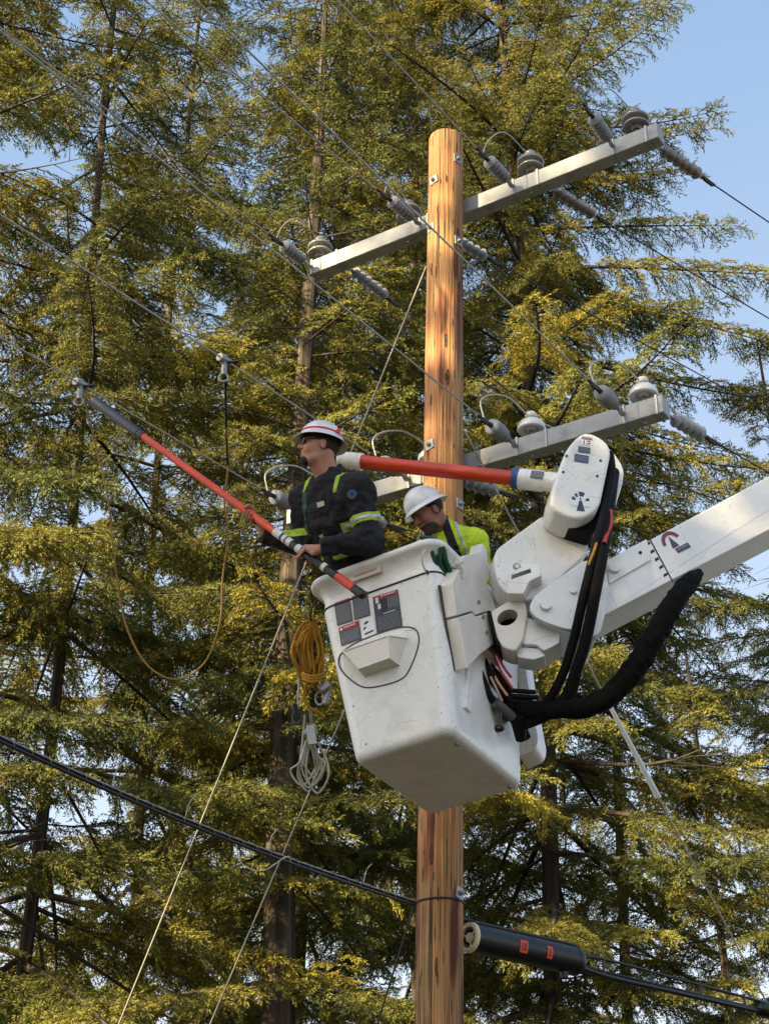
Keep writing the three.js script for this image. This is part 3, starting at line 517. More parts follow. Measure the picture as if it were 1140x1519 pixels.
decal(FRONT, [[533.6, 920], [552.4, 914], [559, 941.6], [538, 949]], canvasTex(96, 144, (x) => { x.fillStyle = '#e6e6ea'; x.fillRect(0, 0, 96, 144); x.fillStyle = '#2b2d35'; x.beginPath(); x.ellipse(42, 34, 18, 9, -0.4, 0, 7); x.fill(); x.beginPath(); x.ellipse(26, 70, 14, 7, -0.7, 0, 7); x.fill(); x.save(); x.translate(50, 110); x.rotate(-0.12); x.fillRect(-30, -7, 64, 13); x.restore(); }), bucket, 'pictogram_decal');
decal(FRONT, [[516, 854], [566, 836], [568, 849], [518, 867]], canvasTex(256, 72, (x) => { x.fillStyle = '#cfc4b4'; x.fillRect(0, 0, 256, 72); x.strokeStyle = '#6d6660'; x.lineWidth = 4; x.strokeRect(3, 3, 250, 66); strokes(x, 14, 10, 240, 24, 1, '#77706a', 9); strokes(x, 50, 28, 220, 56, 1, '#a33a36', 11); }), bucket, 'maker_plate', 0.012);
{ // foot step moulded on the front face
  const W = [[508, 968], [604, 947], [592, 987], [542, 1004]].map(([x, y]) => FRONT.world(x, y, -0.002)), F = [[520, 973], [587, 950], [588, 983], [543, 999]].map(([x, y]) => FRONT.world(x, y, 0.085));
  const pos = [], T = (a, b, c) => pos.push(...a.toArray(), ...b.toArray(), ...c.toArray());
  for (let i = 0; i < 4; i++) { const j = (i + 1) % 4; T(W[i], W[j], F[i]); T(F[i], W[j], F[j]); }
  T(F[0], F[1], F[2]); T(F[0], F[2], F[3]);
  const g = new THREE.BufferGeometry(); g.setAttribute('position', new THREE.Float32BufferAttribute(pos, 3)); g.computeVertexNormals(); boxUV(g, 1.5);
  mesh('foot_step', g, beigeMat, bucket);
  const edge = []; for (let i = 0; i < 4; i++) edge.push(rod(F[i], F[(i + 1) % 4], 0.005, 0.005, 6), rod(W[i], F[i], 0.005, 0.005, 6), new THREE.SphereGeometry(0.005, 8, 6).translate(...F[i].toArray()));
  mesh('foot_step_edge', merge(edge), beigeMat, bucket);
  const o = [[503, 975], [520, 958], [600, 930], [617, 935], [621, 952], [603, 1000], [592, 1009], [548, 1020], [533, 1017], [505, 992]].map(([x, y]) => FRONT.world(x, y, 0.001));
  mesh('seam_strap', new THREE.TubeGeometry(new THREE.CatmullRomCurve3(o, true, 'centripetal', 0.4), 90, 0.0042, 6, true), std(srgb(76, 72, 72), 0.8), bucket);
  // small knocks in the gel coat: chips with an outline of their own
  for (const [x, y, r] of [[543, 1104, 0.006], [596, 866, 0.004], [611, 1000, 0.003], [650, 1020, 0.004]]) mesh('chip', new THREE.CircleGeometry(r, 9).applyMatrix4(FRONT.m.clone().setPosition(FRONT.world(x, y, 0.0025))), std(srgb(140, 134, 126), 0.9), bucket);
  for (const [x, z] of [[0.24, 0.30], [0.24, -0.36]]) mesh('floor_bolt', new THREE.CylinderGeometry(0.012, 0.012, 0.012, 8).translate(x, -0.003, z).applyMatrix4(toWorld), galvMat, bucket);
}
// --- mounting bracket on the bucket's side
const bracket = mesh('mounting_bracket', slab(SIDE, [[653, 869], [671, 829], [696, 822], [698, 810], [705, 819], [709, 860], [705, 871], [715, 898], [722, 918], [705, 911], [688, 917], [682, 911], [660, 918]], 0.075, { front: 0.07, r: 0.01 }), beigeMat, lift);
mesh('bracket_plate', slab(SIDE, [[661, 920.5], [682, 914], [688, 919.5], [705, 913.5], [711, 927], [714, 960], [693, 976], [674.5, 996]], 0.075, { front: 0.072, r: 0.008 }), beigeMat, bracket);
mesh('bracket_channel', slab(SIDE, [[709, 914], [722, 921], [737, 968], [733, 990], [714, 963]], 0.12, { front: 0.03, r: 0.006 }), beigeMat, bracket);
mesh('bracket_rail', slab(SIDE, [[650.5, 868], [652.5, 868], [675.5, 994], [673, 996]], 0.012, { front: 0.004, r: 0.001, bevel: 0.001 }), std(srgb(60, 54, 50), 0.7), bracket);
for (const [x, y] of [[697, 920], [702, 943], [691, 898]]) mesh('bracket_bolt', bolt(SIDE, x, y, 0.012, 0.012, 0.07), galvMat, bracket);
mesh('side_rib', slab(SIDE, [[690, 975], [698, 972], [694, 1058], [686, 1050]], 0.03, { front: 0.02, r: 0.004 }), whiteMat, bracket);
// --- control console behind the bracket, and the shroud below it
{
  const pl = facing(722, 870, 9.56, -0.35);
  const con = mesh('control_console', slab(pl, [[700, 824], [712, 836], [739, 858], [747, 893], [730, 905], [712, 900]], 0.26, { r: 0.012 }), whiteMat, lift);
  mesh('console_bar', slab(pl, [[703, 860], [708, 857], [745, 892], [741, 897]], 0.03, { front: 0.025, r: 0.002, bevel: 0.002 }), std(srgb(122, 104, 92), 0.7), con);
  const pl2 = facing(770, 1040, 9.52, -0.3);
  const sh = mesh('rear_shroud', slab(pl2, [[740, 965], [777, 972], [782, 1010], [798, 1096, 0.05], [794, 1112, 0.04], [768, 1122], [750, 1060]], 0.22, { r: 0.02 }), whiteMat, lift);
  mesh('shroud_slot', slab(pl2, [[752, 968], [760, 969], [770, 1024], [762, 1026]], 0.02, { front: 0.006, r: 0.002, bevel: 0.001 }), std(srgb(56, 38, 36), 0.8), sh);
}
// --- knuckle between bucket and boom
const KN = facing(750, 917, 9.12, -0.12);
const ell = (cx, cy, rx, ry, tilt = 0, n = 14) => Array.from({ length: n }, (_, i) => { const a = i / n * 6.2832, x = Math.cos(a) * rx, y = Math.sin(a) * ry; return [cx + x * Math.cos(tilt) - y * Math.sin(tilt), cy + x * Math.sin(tilt) + y * Math.cos(tilt), 1]; });
const knuckle = mesh('knuckle', slab(KN, [[727, 907], [757, 889], [779, 893], [782, 912], [776, 948], [764, 966], [748, 962], [733, 948]], 0.2, { r: 0.02, bevel: 0.012, holes: [ell(752, 916, 19.5, 14.5, -0.42)] }), beigeMat, lift);
mesh('knuckle_barrel', slab(KN, ell(752, 916, 20.5, 15.5, -0.42), 0.05, { front: -0.15 }), rubberMat, knuckle);
mesh('knuckle_window', slab(KN, [[752, 892], [755, 862], [785, 848], [801, 851], [804, 866], [786, 874], [777, 893]], 0.26, { r: 0.014, bevel: 0.006, front: 0.10, holes: [[[758, 864], [788, 853.5], [791, 862], [758, 873.5]]] }), whiteMat, knuckle);
mesh('window_back', slab(KN, [[756, 862], [790, 851], [793, 864], [757, 876]], 0.02, { front: 0.0, bevel: 0.002 }), std(srgb(40, 46, 60), 0.3), knuckle);
mesh('worm_cover', slab(KN, [[722, 905], [727, 905], [743, 956], [738, 960], [727, 930]], 0.22, { front: 0.0, r: 0.01 }), rubberMat, knuckle);
mesh('lower_yoke', slab(KN, [[781, 912], [830, 934], [829, 950], [815, 958], [806, 962], [795, 953], [774, 952]], 0.22, { front: -0.03, r: 0.012 }), boomMat, knuckle);
mesh('yoke_underside', slab(KN, [[764, 952], [800, 955], [808, 966], [790, 972], [766, 968]], 0.16, { front: -0.06, r: 0.01 }), boomMat, knuckle);
// --- boom
const BM = facing(900, 872, 9.16, 0.06);
const boom = mesh('boom', slab(BM, [[888, 841], [1640, 437], [1640, 527], [893, 914]], 0.34, { r: 0.012, bevel: 0.008 }), boomMat, lift);
mesh('boom_end_plate', slab(BM, [[783, 903], [792, 886], [862, 836], [892, 830], [901, 870], [896, 912], [888, 943], [864, 952], [850, 937], [836, 936], [806, 926], [789, 916]], 0.035, { front: 0.028, r: 0.03, bevel: 0.005 }), boomMat, boom);
mesh('boom_end_plate', slab(BM, [[783, 903], [792, 886], [862, 836], [892, 830], [901, 870], [896, 912], [888, 943], [864, 952], [850, 937], [836, 936], [806, 926], [789, 916]], 0.035, { front: -0.36, r: 0.03, bevel: 0.005 }), boomMat, boom);
mesh('boom_heel_block', slab(BM, [[860, 880], [899, 868], [894, 912], [887, 940], [865, 949]], 0.32, { front: -0.012, r: 0.01 }), beigeMat, boom);
mesh('boom_side_plate', slab(BM, [[898, 833], [958, 801], [964, 832], [902, 868]], 0.018, { front: 0.016, r: 0.012, bevel: 0.004 }), boomMat, boom);
mesh('pin_bolt', bolt(BM, 807, 902, 0.033, 0.03, 0.026), boomMat, boom); mesh('pin_bolt', bolt(BM, 909, 845, 0.033, 0.03, 0.014), boomMat, boom); mesh('pin_bolt', bolt(BM, 848, 880, 0.02, 0.02, 0.026), boomMat, boom);
mesh('pin_bolt', bolt(BM, 948, 822, 0.009, 0.008, 0.015), rubberMat, boom);  // no bolt here: a dark disc stands for the shade inside a small hole
{ // joint line with tick marks, and the emblem
  const line = slab(BM, [[961.5, 799], [963, 798], [998, 863], [996.5, 864]], 0.004, { front: 0.003, r: 0, bevel: 0 }); mesh('joint_line', line, std(srgb(58, 56, 62), 0.8), boom);
  for (let i = 0; i < 5; i++) { const x = 963.5 + i * 6.4, y = 807 + i * 11.6; mesh('tick_mark', slab(BM, [[x - 6, y - 1], [x - 1, y - 4], [x + 0.5, y - 0.5], [x - 5, y + 3]], 0.003, { front: 0.0025, r: 0, bevel: 0 }), std(srgb(40, 40, 50), 0.8), boom); }
  const emb = canvasTex(256, 256, (x) => { x.clearRect(0, 0, 256, 256); x.strokeStyle = '#7c2b44'; x.lineWidth = 34; x.beginPath(); x.arc(112, 118, 84, Math.PI * 0.98, Math.PI * 1.93); x.stroke(); x.fillStyle = '#3a3444'; x.beginPath(); x.moveTo(112, 60); x.lineTo(150, 176); x.lineTo(74, 176); x.closePath(); x.fill(); x.strokeStyle = '#8a3a48'; x.lineWidth = 6; for (let i = 0; i < 3; i++) { x.beginPath(); x.moveTo(100 - i * 5, 110 + i * 24); x.lineTo(124 + i * 5, 110 + i * 24); x.stroke(); } x.fillStyle = '#343a56'; x.fillRect(92, 188, 150, 48); strokes(x, 104, 200, 232, 228, 1, '#8b8fa5', 17); }, true);
  decal(BM, [[975, 792.5], [1007, 776.5], [1023, 815.5], [991, 832]], emb, boom, 'emblem', 0.0035);
}
{ // upper boom runs to an elbow out of frame and down to a turntable on the truck
  const elbow = BM.world(1620, 492, -0.17), foot = V(elbow.x - 0.3, 1.1, elbow.z + 0.6);
  mesh('lower_boom', merge([rod(elbow.clone().add(V(0, 0.1, 0)), foot, 0.2, 0.24, 4), rod(foot, V(foot.x, 0, foot.z), 0.45, 0.5, 16)]), boomMat, lift);
}
// --- jib head
const JH = facing(855, 715, 9.30, 0.10);
const stad = (k = 0) => [[838, 668, 0.16], [866, 641, 0.2], [906, 664, 0.2], [886, 762, 0.2], [852, 778, 0.2], [812, 758, 0.2], [817, 728]];
const jibHead = mesh('jib_head', slab(JH, [[741, 818, 0.2], [742, 790, 0.16], [818, 735], [880, 770], [886, 790], [815, 858], [790, 868, 0.2], [752, 852, 0.2]], 0.18, { front: -0.21, r: 0.05, bevel: 0.012 }), whiteMat, lift);
mesh('head_cover', slab(JH, stad(), 0.25, { front: 0.035, r: 0.12, bevel: 0.02, seg: 14 }), whiteMat, jibHead);
mesh('head_back_plate', slab(facing(905, 720, 9.54, 0.1), [[876, 655], [905, 664, 0.06], [926, 695, 0.08], [922, 720], [897, 800], [880, 808], [868, 760]], 0.06, { r: 0.03, bevel: 0.008 }), whiteMat, jibHead);
mesh('head_core', slab(JH, [[850, 665], [902, 672], [916, 690], [884, 785], [836, 770]], 0.2, { front: -0.075, r: 0.04 }), rubberMat, jibHead);
mesh('head_bolts', merge([[838, 681], [833, 705], [888, 688], [883, 711]].map(([x, y]) => bolt(JH, x, y, 0.008, 0.006, 0.033))), darkWireMat, jibHead);
mesh('pin_hole', bolt(JH, 776, 815, 0.024, 0.006, -0.212), galvMat, jibHead); mesh('pin_hole', bolt(JH, 776, 815, 0.013, 0.012, -0.212), beigeMat, jibHead);
decal(JH, [[860.5, 652.5], [878.5, 655], [873, 666.5], [859, 664]], canvasTex(128, 96, (x) => { x.fillStyle = '#e8e3e4'; x.fillRect(0, 0, 128, 96); x.fillStyle = '#7e3a52'; x.fillRect(4, 0, 120, 34); strokes(x, 16, 8, 112, 26, 1, '#d9c9cf', 31); x.fillStyle = '#463548'; x.fillRect(26, 44, 14, 44); x.fillRect(60, 40, 44, 14); x.fillRect(90, 40, 14, 30); x.fillRect(60, 72, 44, 14); }), jibHead, 'decal', 0.0385);
decal(JH, [[856, 667], [874, 669.5], [871.5, 678], [853.5, 675]], canvasTex(128, 56, (x) => { x.fillStyle = '#4a4d5e'; x.fillRect(0, 0, 128, 56); strokes(x, 8, 10, 120, 48, 3, '#6f7386', 33); }), jibHead, 'decal', 0.0385);
decal(JH, [[851, 678], [871.5, 681.5], [869, 692.5], [847.5, 689]], canvasTex(128, 64, (x) => { x.fillStyle = '#46506c'; x.fillRect(0, 0, 128, 64); strokes(x, 8, 10, 120, 56, 4, '#6b7690', 35); }), jibHead, 'decal', 0.0385);
decal(JH, [[843, 731.5], [876, 735], [874, 764.5], [840, 762]], canvasTex(256, 224, (x) => { x.clearRect(0, 0, 256, 224); x.fillStyle = '#dfe5ea'; x.beginPath(); x.arc(128, 118, 108, Math.PI, 0); x.lineTo(236, 170); x.lineTo(20, 170); x.fill(); x.fillStyle = '#2f3648'; const w = (a0, a1, r0, r1) => { x.beginPath(); x.arc(128, 122, r1, a0, a1); x.arc(128, 122, r0, a1, a0, true); x.fill(); }; w(3.35, 3.75, 62, 104); w(3.95, 4.3, 62, 104); w(4.5, 5.2, 62, 112); w(5.75, 6.1, 62, 104); x.beginPath(); x.moveTo(128, 58); x.lineTo(176, 218); x.lineTo(84, 218); x.fill(); x.fillStyle = '#e4e6ea'; x.beginPath(); x.arc(130, 104, 7, 0, 7); x.fill(); }, true), jibHead, 'angle_dial', 0.0385);
{ // the red jib
  const a = at(842, 718, 9.42), b = at(515, 683, 9.86), d = b.clone().sub(a), P = (s) => a.clone().addScaledVector(d, s);
  const jib = mesh('jib', rod(P(0.17), P(0.95), 0.043, 0.041, 24), std(0xffffff, 0.42, { map: speck(200, 58, 28, 0.28, 0.06), clearcoat: 0.1, clearcoatRoughness: 0.4 }), lift);
  jib.userData.label = 'red fibreglass jib pole';
  mesh('jib_sleeve', merge([rod(P(0), P(0.15), 0.058, 0.056, 24), rod(P(0.11), P(0.235), 0.0605, 0.0605, 24)]), whiteMat, jib);
  mesh('jib_band', rod(P(0.212), P(0.24), 0.063, 0.063, 24), std(srgb(44, 74, 130), 0.6), jib);
  mesh('jib_tip', merge([rod(P(0.93), P(1.03), 0.052, 0.050, 20), rod(P(1.03), P(1.045), 0.036, 0.03, 16)]), beigeMat, jib);
  const pl = workPlane(P(0.10), d.clone().normalize().negate(), V(0, 1, 0).addScaledVector(d.clone().normalize(), -d.clone().normalize().y).normalize());
  decal({ ...pl }, [[790, 705.5], [808.5, 707.5], [807.5, 718.5], [789, 716.5]], canvasTex(96, 64, (x) => { x.fillStyle = '#3c4152'; x.fillRect(0, 0, 96, 64); strokes(x, 6, 8, 90, 58, 4, '#8b8fa0', 41); }), jib, 'decal', 0.0625);
  mesh('lanyard', tube([at(528, 680, 9.83), at(531, 672, 9.83)], 0.006, 6), ropeMat, jib);
}
// --- hoses
{
  const hz = mesh('hose_bundle', merge([
    tube([at(903, 672, 9.5), at(906, 700, 9.42), at(899, 745, 9.26), at(886, 800, 9.08), at(866, 880, 8.96), at(850, 950, 8.98), at(832, 1005, 9.0), at(806, 1046, 9.05), at(772, 1062, 9.15)], 0.026, 10, 70),
    tube([at(910, 700, 9.5), at(902, 760, 9.24), at(894, 815, 9.05), at(882, 880, 8.94), at(868, 950, 8.95), at(852, 1000, 8.97), at(838, 1035, 9.0), at(806, 1062, 9.05), at(776, 1075, 9.12)], 0.032, 10, 70),
    tube([at(800, 1052, 9.05), at(828, 1052, 9.0), at(850, 1030, 8.97), at(862, 985, 8.97)], 0.012, 8, 30)]), rubberMat, lift);
  const slv = []; const sp = [at(1036, 850, 9.22), at(1018, 868, 9.12), at(1000, 893, 9.03), at(975, 935, 8.98), at(945, 985, 8.96), at(912, 1025, 8.96), at(872, 1048, 8.97), at(830, 1052, 9.0), at(795, 1056, 9.08), at(768, 1052, 9.15)];
  const c = new THREE.CatmullRomCurve3(sp, false, 'centripetal'), n = 120, rings = [], fr = c.computeFrenetFrames(n, false);
  for (let i = 0; i <= n; i++) { const p = c.getPointAt(i / n), rr = (0.050 + 0.013 * Math.sin(Math.min(1, i / n * 1.15) * Math.PI)) * (i < 8 ? 0.55 + 0.45 * i / 8 : 1) ; const ring = []; for (let j = 0; j < 20; j++) { const a = j / 20 * 6.2832, q = rr * (1 + 0.16 * noise.noise(i * 0.5, Math.cos(a) * 1.5, Math.sin(a) * 1.5) + 0.08 * noise.noise(i * 1.3, a * 1.2, 5)); ring.push(p.clone().addScaledVector(fr.normals[i], Math.cos(a) * q).addScaledVector(fr.binormals[i], Math.sin(a) * q)); } rings.push(ring); }
  mesh('hose_sleeve', loft(rings, true, true), std(srgb(11, 10, 11), 0.85, { specularIntensity: 0.3, bumpMap: dataTex(64, 64, (x, y) => { const v = ((x + y) & 4) ? 200 : 60; return [v, v, v]; }, false), bumpScale: 0.001 }), lift);
  mesh('red_hose', tube([at(905, 757, 9.22), at(905, 775, 9.16), at(899, 795, 9.08), at(895, 806, 9.03)], 0.012, 8, 20), std(srgb(176, 48, 40), 0.5), hz);
  mesh('yellow_tape', tube([at(872, 838, 8.92), at(880, 818, 8.95), at(884, 806, 9.0)], 0.008, 6, 12), yellowRopeMat, hz);
  const man = mesh('hydraulic_manifold', merge([
    boxUV(new RoundedBoxGeometry(0.16, 0.12, 0.14, 3, 0.02)).applyMatrix4(new THREE.Matrix4().makeRotationZ(-0.3).setPosition(at(766, 1052, 9.2))),
    ...[[752, 1024], [756, 1032], [758, 1040]].map(([x, y]) => rod(at(x, y, 9.12), at(x + 42, y + 3, 9.12), 0.014, 0.014, 8)),
    rod(at(752, 1040, 9.15), at(780, 1096, 9.18), 0.05, 0.03, 10), rod(at(768, 1060, 9.1), at(772, 1098, 9.14), 0.05, 0.028, 10),
    tube([at(706, 985, 9.12), at(716, 1010, 9.08), at(728, 1036, 9.06), at(748, 1050, 9.1)], 0.022, 8, 24), tube([at(712, 975, 9.2), at(726, 1000, 9.15), at(742, 1024, 9.12), at(756, 1040, 9.12)], 0.028, 8, 24), tube([at(722, 985, 9.25), at(740, 1005, 9.2), at(752, 1022, 9.15)], 0.024, 8, 24)]), rubberMat, lift);
  mesh('valve', merge([rod(at(734, 1042, 9.03), at(760, 1064, 9.08), 0.03, 0.026, 10), rod(at(736, 1050, 9.03), at(737, 1076, 9.03), 0.007, 0.007, 6), rod(at(743, 1054, 9.03), at(741, 1078, 9.03), 0.006, 0.006, 6)]), std(srgb(92, 92, 92), 0.5, { metalness: 0.4 }), man);
  mesh('valve_knob', merge([new THREE.SphereGeometry(0.024, 12, 8).scale(1.3, 0.8, 1).translate(...at(739, 1081, 9.03).toArray())]), blackMat, man);
  for (const [x0, y0, x1, y1, cc] of [[745, 1000, 760, 1022, [168, 50, 40]], [738, 1012, 752, 1032, [196, 150, 120]], [731, 1012, 744, 1040, [186, 160, 140]], [748, 992, 758, 1005, [150, 40, 40]]]) mesh('hydraulic_line', tube([at(x0 - 12, y0 - 24, 9.2), at(x0, y0, 9.1), at(x1, y1, 9.08)], 0.008, 6, 14), std(srgb(...cc), 0.5), man);
}
// settle the lift's origin at its foot
function settle(group, base) { const seen = new Set(); group.traverse((o) => { if (o.isMesh && !seen.has(o.geometry)) { seen.add(o.geometry); o.geometry.translate(-base.x, -base.y, -base.z); } }); group.position.copy(base); }
// ---------------------------------------------------------------- ropes and tools hung on the bucket
{
  const D = 9.42, r = rng(55);
  const hook = thing('rope_coil', 'yellow rope coil tied in a bunch beside the bucket', 'rope', 'ropes hung on the bucket');
  const loops = [];
  for (let k = 0; k < 9; k++) {
    const s = k / 8 - 0.5, j = () => (r() - 0.5) * 13, dx = s * 26 + j();
    loops.push(tube([at(462 + s * 10, 922 + j(), D), at(448 + dx * 0.7, 945 + j(), D - 0.03 + r() * 0.06), at(444 + dx * 0.9, 975 + j(), D - 0.05 + r() * 0.1), at(455 + dx * 0.6, 998 + j(), D), at(466 + dx * 0.5, 1000 + j(), D), at(476 + dx * 0.25, 970 + j(), D - 0.05 + r() * 0.1), at(468 + dx * 0.3, 935 + j(), D)], 0.007, 7, 40, true));
  }
  for (let k = 0; k < 7; k++) { const x = 450 + r() * 26, w = 8 + r() * 10, y = 1000 + r() * 34; loops.push(tube([at(463, 924, D), at(x - w, 950 + r() * 20, D - 0.06 + r() * 0.1), at(x - w * 0.6, y - 18, D), at(x, y, D + 0.03), at(x + w * 0.7, y - 24, D - 0.04), at(x + w * 0.4, 948 + r() * 16, D), at(466, 926, D)], 0.006, 6, 36)); }
  mesh('rope_loops', merge(loops), yellowRopeMat, hook);
  mesh('rope_wrap', merge([0, 1, 2].map((k) => tube([at(449, 999 + k * 4, D - 0.06), at(462, 1003 + k * 4, D - 0.09), at(478, 1000 + k * 4, D - 0.05), at(463, 996 + k * 4, D + 0.06)], 0.0085, 7, 24, true))), yellowRopeMat, hook);
  mesh('rope_tail', merge([tube([at(458, 1004, D), at(451, 1030, D), at(457, 1048, D), at(472, 1056, D), at(480, 1062, D)], 0.0085, 7, 30), tube([at(440, 950, D - 0.02), at(434, 972, D), at(437, 982, D)], 0.0085, 7, 16)]), yellowRopeMat, hook);
  mesh('hanging_hook', merge([tube([at(470, 890, 9.30), at(463, 902, 9.34), at(460, 915, 9.40), at(463, 924, D)], 0.006, 6, 20)]), darkWireMat, hook);

  const g2 = thing('hand_line', 'grey hand line looped below a pulley block beside the bucket', 'rope', 'ropes hung on the bucket');
  const l2 = [];
  for (let k = 0; k < 6; k++) { const s = k / 5 - 0.5, j = () => (r() - 0.5) * 9, low = r() * 26; l2.push(tube([at(460 + s * 8, 1098 + j() * 0.4, D + s * 0.05), at(447 + s * 12 + j(), 1128 + j(), D + s * 0.1), at(446 + s * 24 + j(), 1158 - low + j(), D), at(460 + s * 22 + j(), 1180 - low + j() * 0.5, D), at(476 + s * 18 + j(), 1156 - low + j(), D - s * 0.1), at(472 + s * 10 + j(), 1124 + j(), D)], 0.006, 6, 40, true)); }
  mesh('rope_loops', merge(l2), ropeMat, g2);
  mesh('rope_fall', merge([tube([at(444, 990, D), at(443, 1020, D), at(441, 1050, D)], 0.006, 6, 14), tube([at(452, 1060, D), at(449, 1095, D), at(445, 1130, D)], 0.006, 6, 14)]), ropeMat, g2);
  mesh('pulley_block', merge([latheAlong([[0.001, -0.025], [0.032, -0.025], [0.036, -0.015], [0.024, 0], [0.036, 0.015], [0.032, 0.025], [0.001, 0.025]], at(461, 1085, D - 0.02), V(0.5, 0.1, 1), 20), boxUV(new RoundedBoxGeometry(0.05, 0.12, 0.02, 2, 0.008)).applyMatrix4(new THREE.Matrix4().makeRotationZ(0.15).setPosition(at(462, 1090, D + 0.02))), boxUV(new RoundedBoxGeometry(0.05, 0.12, 0.012, 2, 0.005)).applyMatrix4(new THREE.Matrix4().makeRotationZ(0.15).setPosition(at(462, 1090, D - 0.06))), rod(at(460, 1050, D), at(462, 1076, D), 0.009, 0.009, 6)]), galvMat, g2);
  mesh('snap_hook', merge([new THREE.TorusGeometry(0.028, 0.008, 6, 16).applyMatrix4(new THREE.Matrix4().makeScale(0.8, 1.4, 1).setPosition(at(440, 1064, D))), rod(at(437, 1044, D), at(443, 1072, D), 0.016, 0.014, 8)]), darkWireMat, g2);
  const g3 = thing('wire_grip', 'steel wire grip clamp hanging next to the yellow rope', 'tool');
  mesh('jaw', merge([boxUV(new RoundedBoxGeometry(0.07, 0.05, 0.035, 2, 0.01)).applyMatrix4(new THREE.Matrix4().makeRotationZ(0.6).setPosition(at(481, 1018, 9.4))), boxUV(new RoundedBoxGeometry(0.03, 0.10, 0.03, 2, 0.01)).applyMatrix4(new THREE.Matrix4().makeRotationZ(-0.3).setPosition(at(484, 1034, 9.4)))]), galvMat, g3);
  mesh('bail', merge([new THREE.TorusGeometry(0.03, 0.007, 6, 16).applyMatrix4(new THREE.Matrix4().makeScale(0.8, 1.3, 1).setPosition(at(474, 1036, 9.4)))]), galvMat, g3); mesh('hanger', rod(at(481, 1012, 9.4), at(485, 985, 9.38), 0.005, 0.005, 6), galvMat, g3);
  // green rope and white cords over the bucket lip at the bracket
  const g4 = thing('green_rope', 'dark green rope flung over the bucket lip at the bracket', 'rope');
  const pts = [[632, 797, 9.15], [642, 803, 9.02], [650, 815, 8.98], [653, 832, 8.97], [660, 850, 8.99], [665, 868, 9.02]];
  mesh('rope', merge([0, 1, 2, 3, 4].map((k) => tube(pts.map(([x, y, d]) => at(x + (k - 2) * 4.2 + (r() - 0.5) * 6, y + (r() - 0.5) * 4, d + (k % 2) * 0.02)), 0.013, 6, 30))), std(0xffffff, 0.9, { map: speck(24, 74, 52, 0.3, 0.3) }), g4);
  const g5 = thing('tie_cord', 'tangle of white tie cord knotted on the bracket', 'cord');
  mesh('cord', merge([0, 1, 2, 3, 4].map((k) => { const q = []; for (let i = 0; i < 9; i++) q.push(at(674 + (r() - 0.5) * 26, 836 + i * 3.6 + (r() - 0.5) * 10, 8.98 + r() * 0.05)); return tube(q, 0.0045, 5, 40); })), ropeMat, g5);
  const g6 = thing('hook_cord', 'short white cord loop with a black end under the bucket lip', 'cord');
  mesh('loop', tube([at(631, 816, 8.94), at(626, 824, 8.91), at(627, 838, 8.9), at(633, 850, 8.9)], 0.006, 6, 24), ropeMat, g6);
  mesh('end', rod(at(632, 846, 8.9), at(635, 852, 8.9), 0.008, 0.005, 6), blackMat, g6);
}
// ---------------------------------------------------------------- hot stick
const STICK_A = at(537, 882, 8.86), STICK_B = at(140, 595, 10.28);
{
  const d = STICK_B.clone().sub(STICK_A), P = (px) => { let lo = 0, hi = 1; for (let i = 0; i < 40; i++) { const k = (lo + hi) / 2, q = STICK_A.clone().addScaledVector(d, k).sub(EYE); if (570 + FPX * q.dot(RT) / q.dot(FW) > px) lo = k; else hi = k; } return STICK_A.clone().addScaledVector(d, lo); };
  const g = thing('hot_stick', 'long red insulated hot stick with black and white bands and a black head', 'hot stick');
  const red = std(0xffffff, 0.5, { map: speck(214, 64, 24, 0.2, 0.05), clearcoat: 0.1 });
  mesh('shaft', rod(P(206), P(408), 0.021, 0.022, 18), red, g); mesh('shaft', rod(P(500), P(524), 0.0235, 0.0235, 18), red, g);
  mesh('end_cap', merge([rod(P(524), P(537), 0.024, 0.026, 18), new THREE.SphereGeometry(0.026, 14, 10).translate(...P(537).toArray())]), blackMat, g);
  mesh('grip', merge([rod(P(408), P(500), 0.0225, 0.0235, 18)]), blackMat, g);
  for (const [a, b] of [[408, 418], [421, 425], [427, 433], [441, 447], [479, 484]]) mesh('white_band', rod(P(a), P(b), 0.0242, 0.0242, 18), std(srgb(206, 206, 204), 0.5), g);
  mesh('head', merge([rod(P(206), P(138), 0.030, 0.033, 18), rod(P(212), P(206), 0.026, 0.028, 18)]), std(srgb(40, 44, 54), 0.4), g);
  mesh('head_tip', merge([rod(P(138), P(133), 0.02, 0.018, 10), rod(P(134), P(124), 0.012, 0.012, 8)]), galvMat, g);
}
// ---------------------------------------------------------------- people: distance fields meshed as one surface
const smin = (a, b, k) => { const h = Math.max(0, k - Math.abs(a - b)) / k; return Math.min(a, b) - h * h * k * 0.25; };
function cap(p, a, b, r1, r2) {                        // distance to a tapered capsule
  const bx = b.x - a.x, by = b.y - a.y, bz = b.z - a.z, px = p.x - a.x, py = p.y - a.y, pz = p.z - a.z;
  const h = Math.max(0, Math.min(1, (px * bx + py * by + pz * bz) / (bx * bx + by * by + bz * bz + 1e-12)));
  return Math.hypot(px - bx * h, py - by * h, pz - bz * h) - (r1 + (r2 - r1) * h);
}
function ellip(p, c, r) { const x = (p.x - c.x) / r.x, y = (p.y - c.y) / r.y, z = (p.z - c.z) / r.z, k0 = Math.hypot(x, y, z), k1 = Math.hypot(x / r.x, y / r.y, z / r.z); return k1 < 1e-9 ? -Math.min(r.x, r.y, r.z) : k0 * (k0 - 1) / k1; }
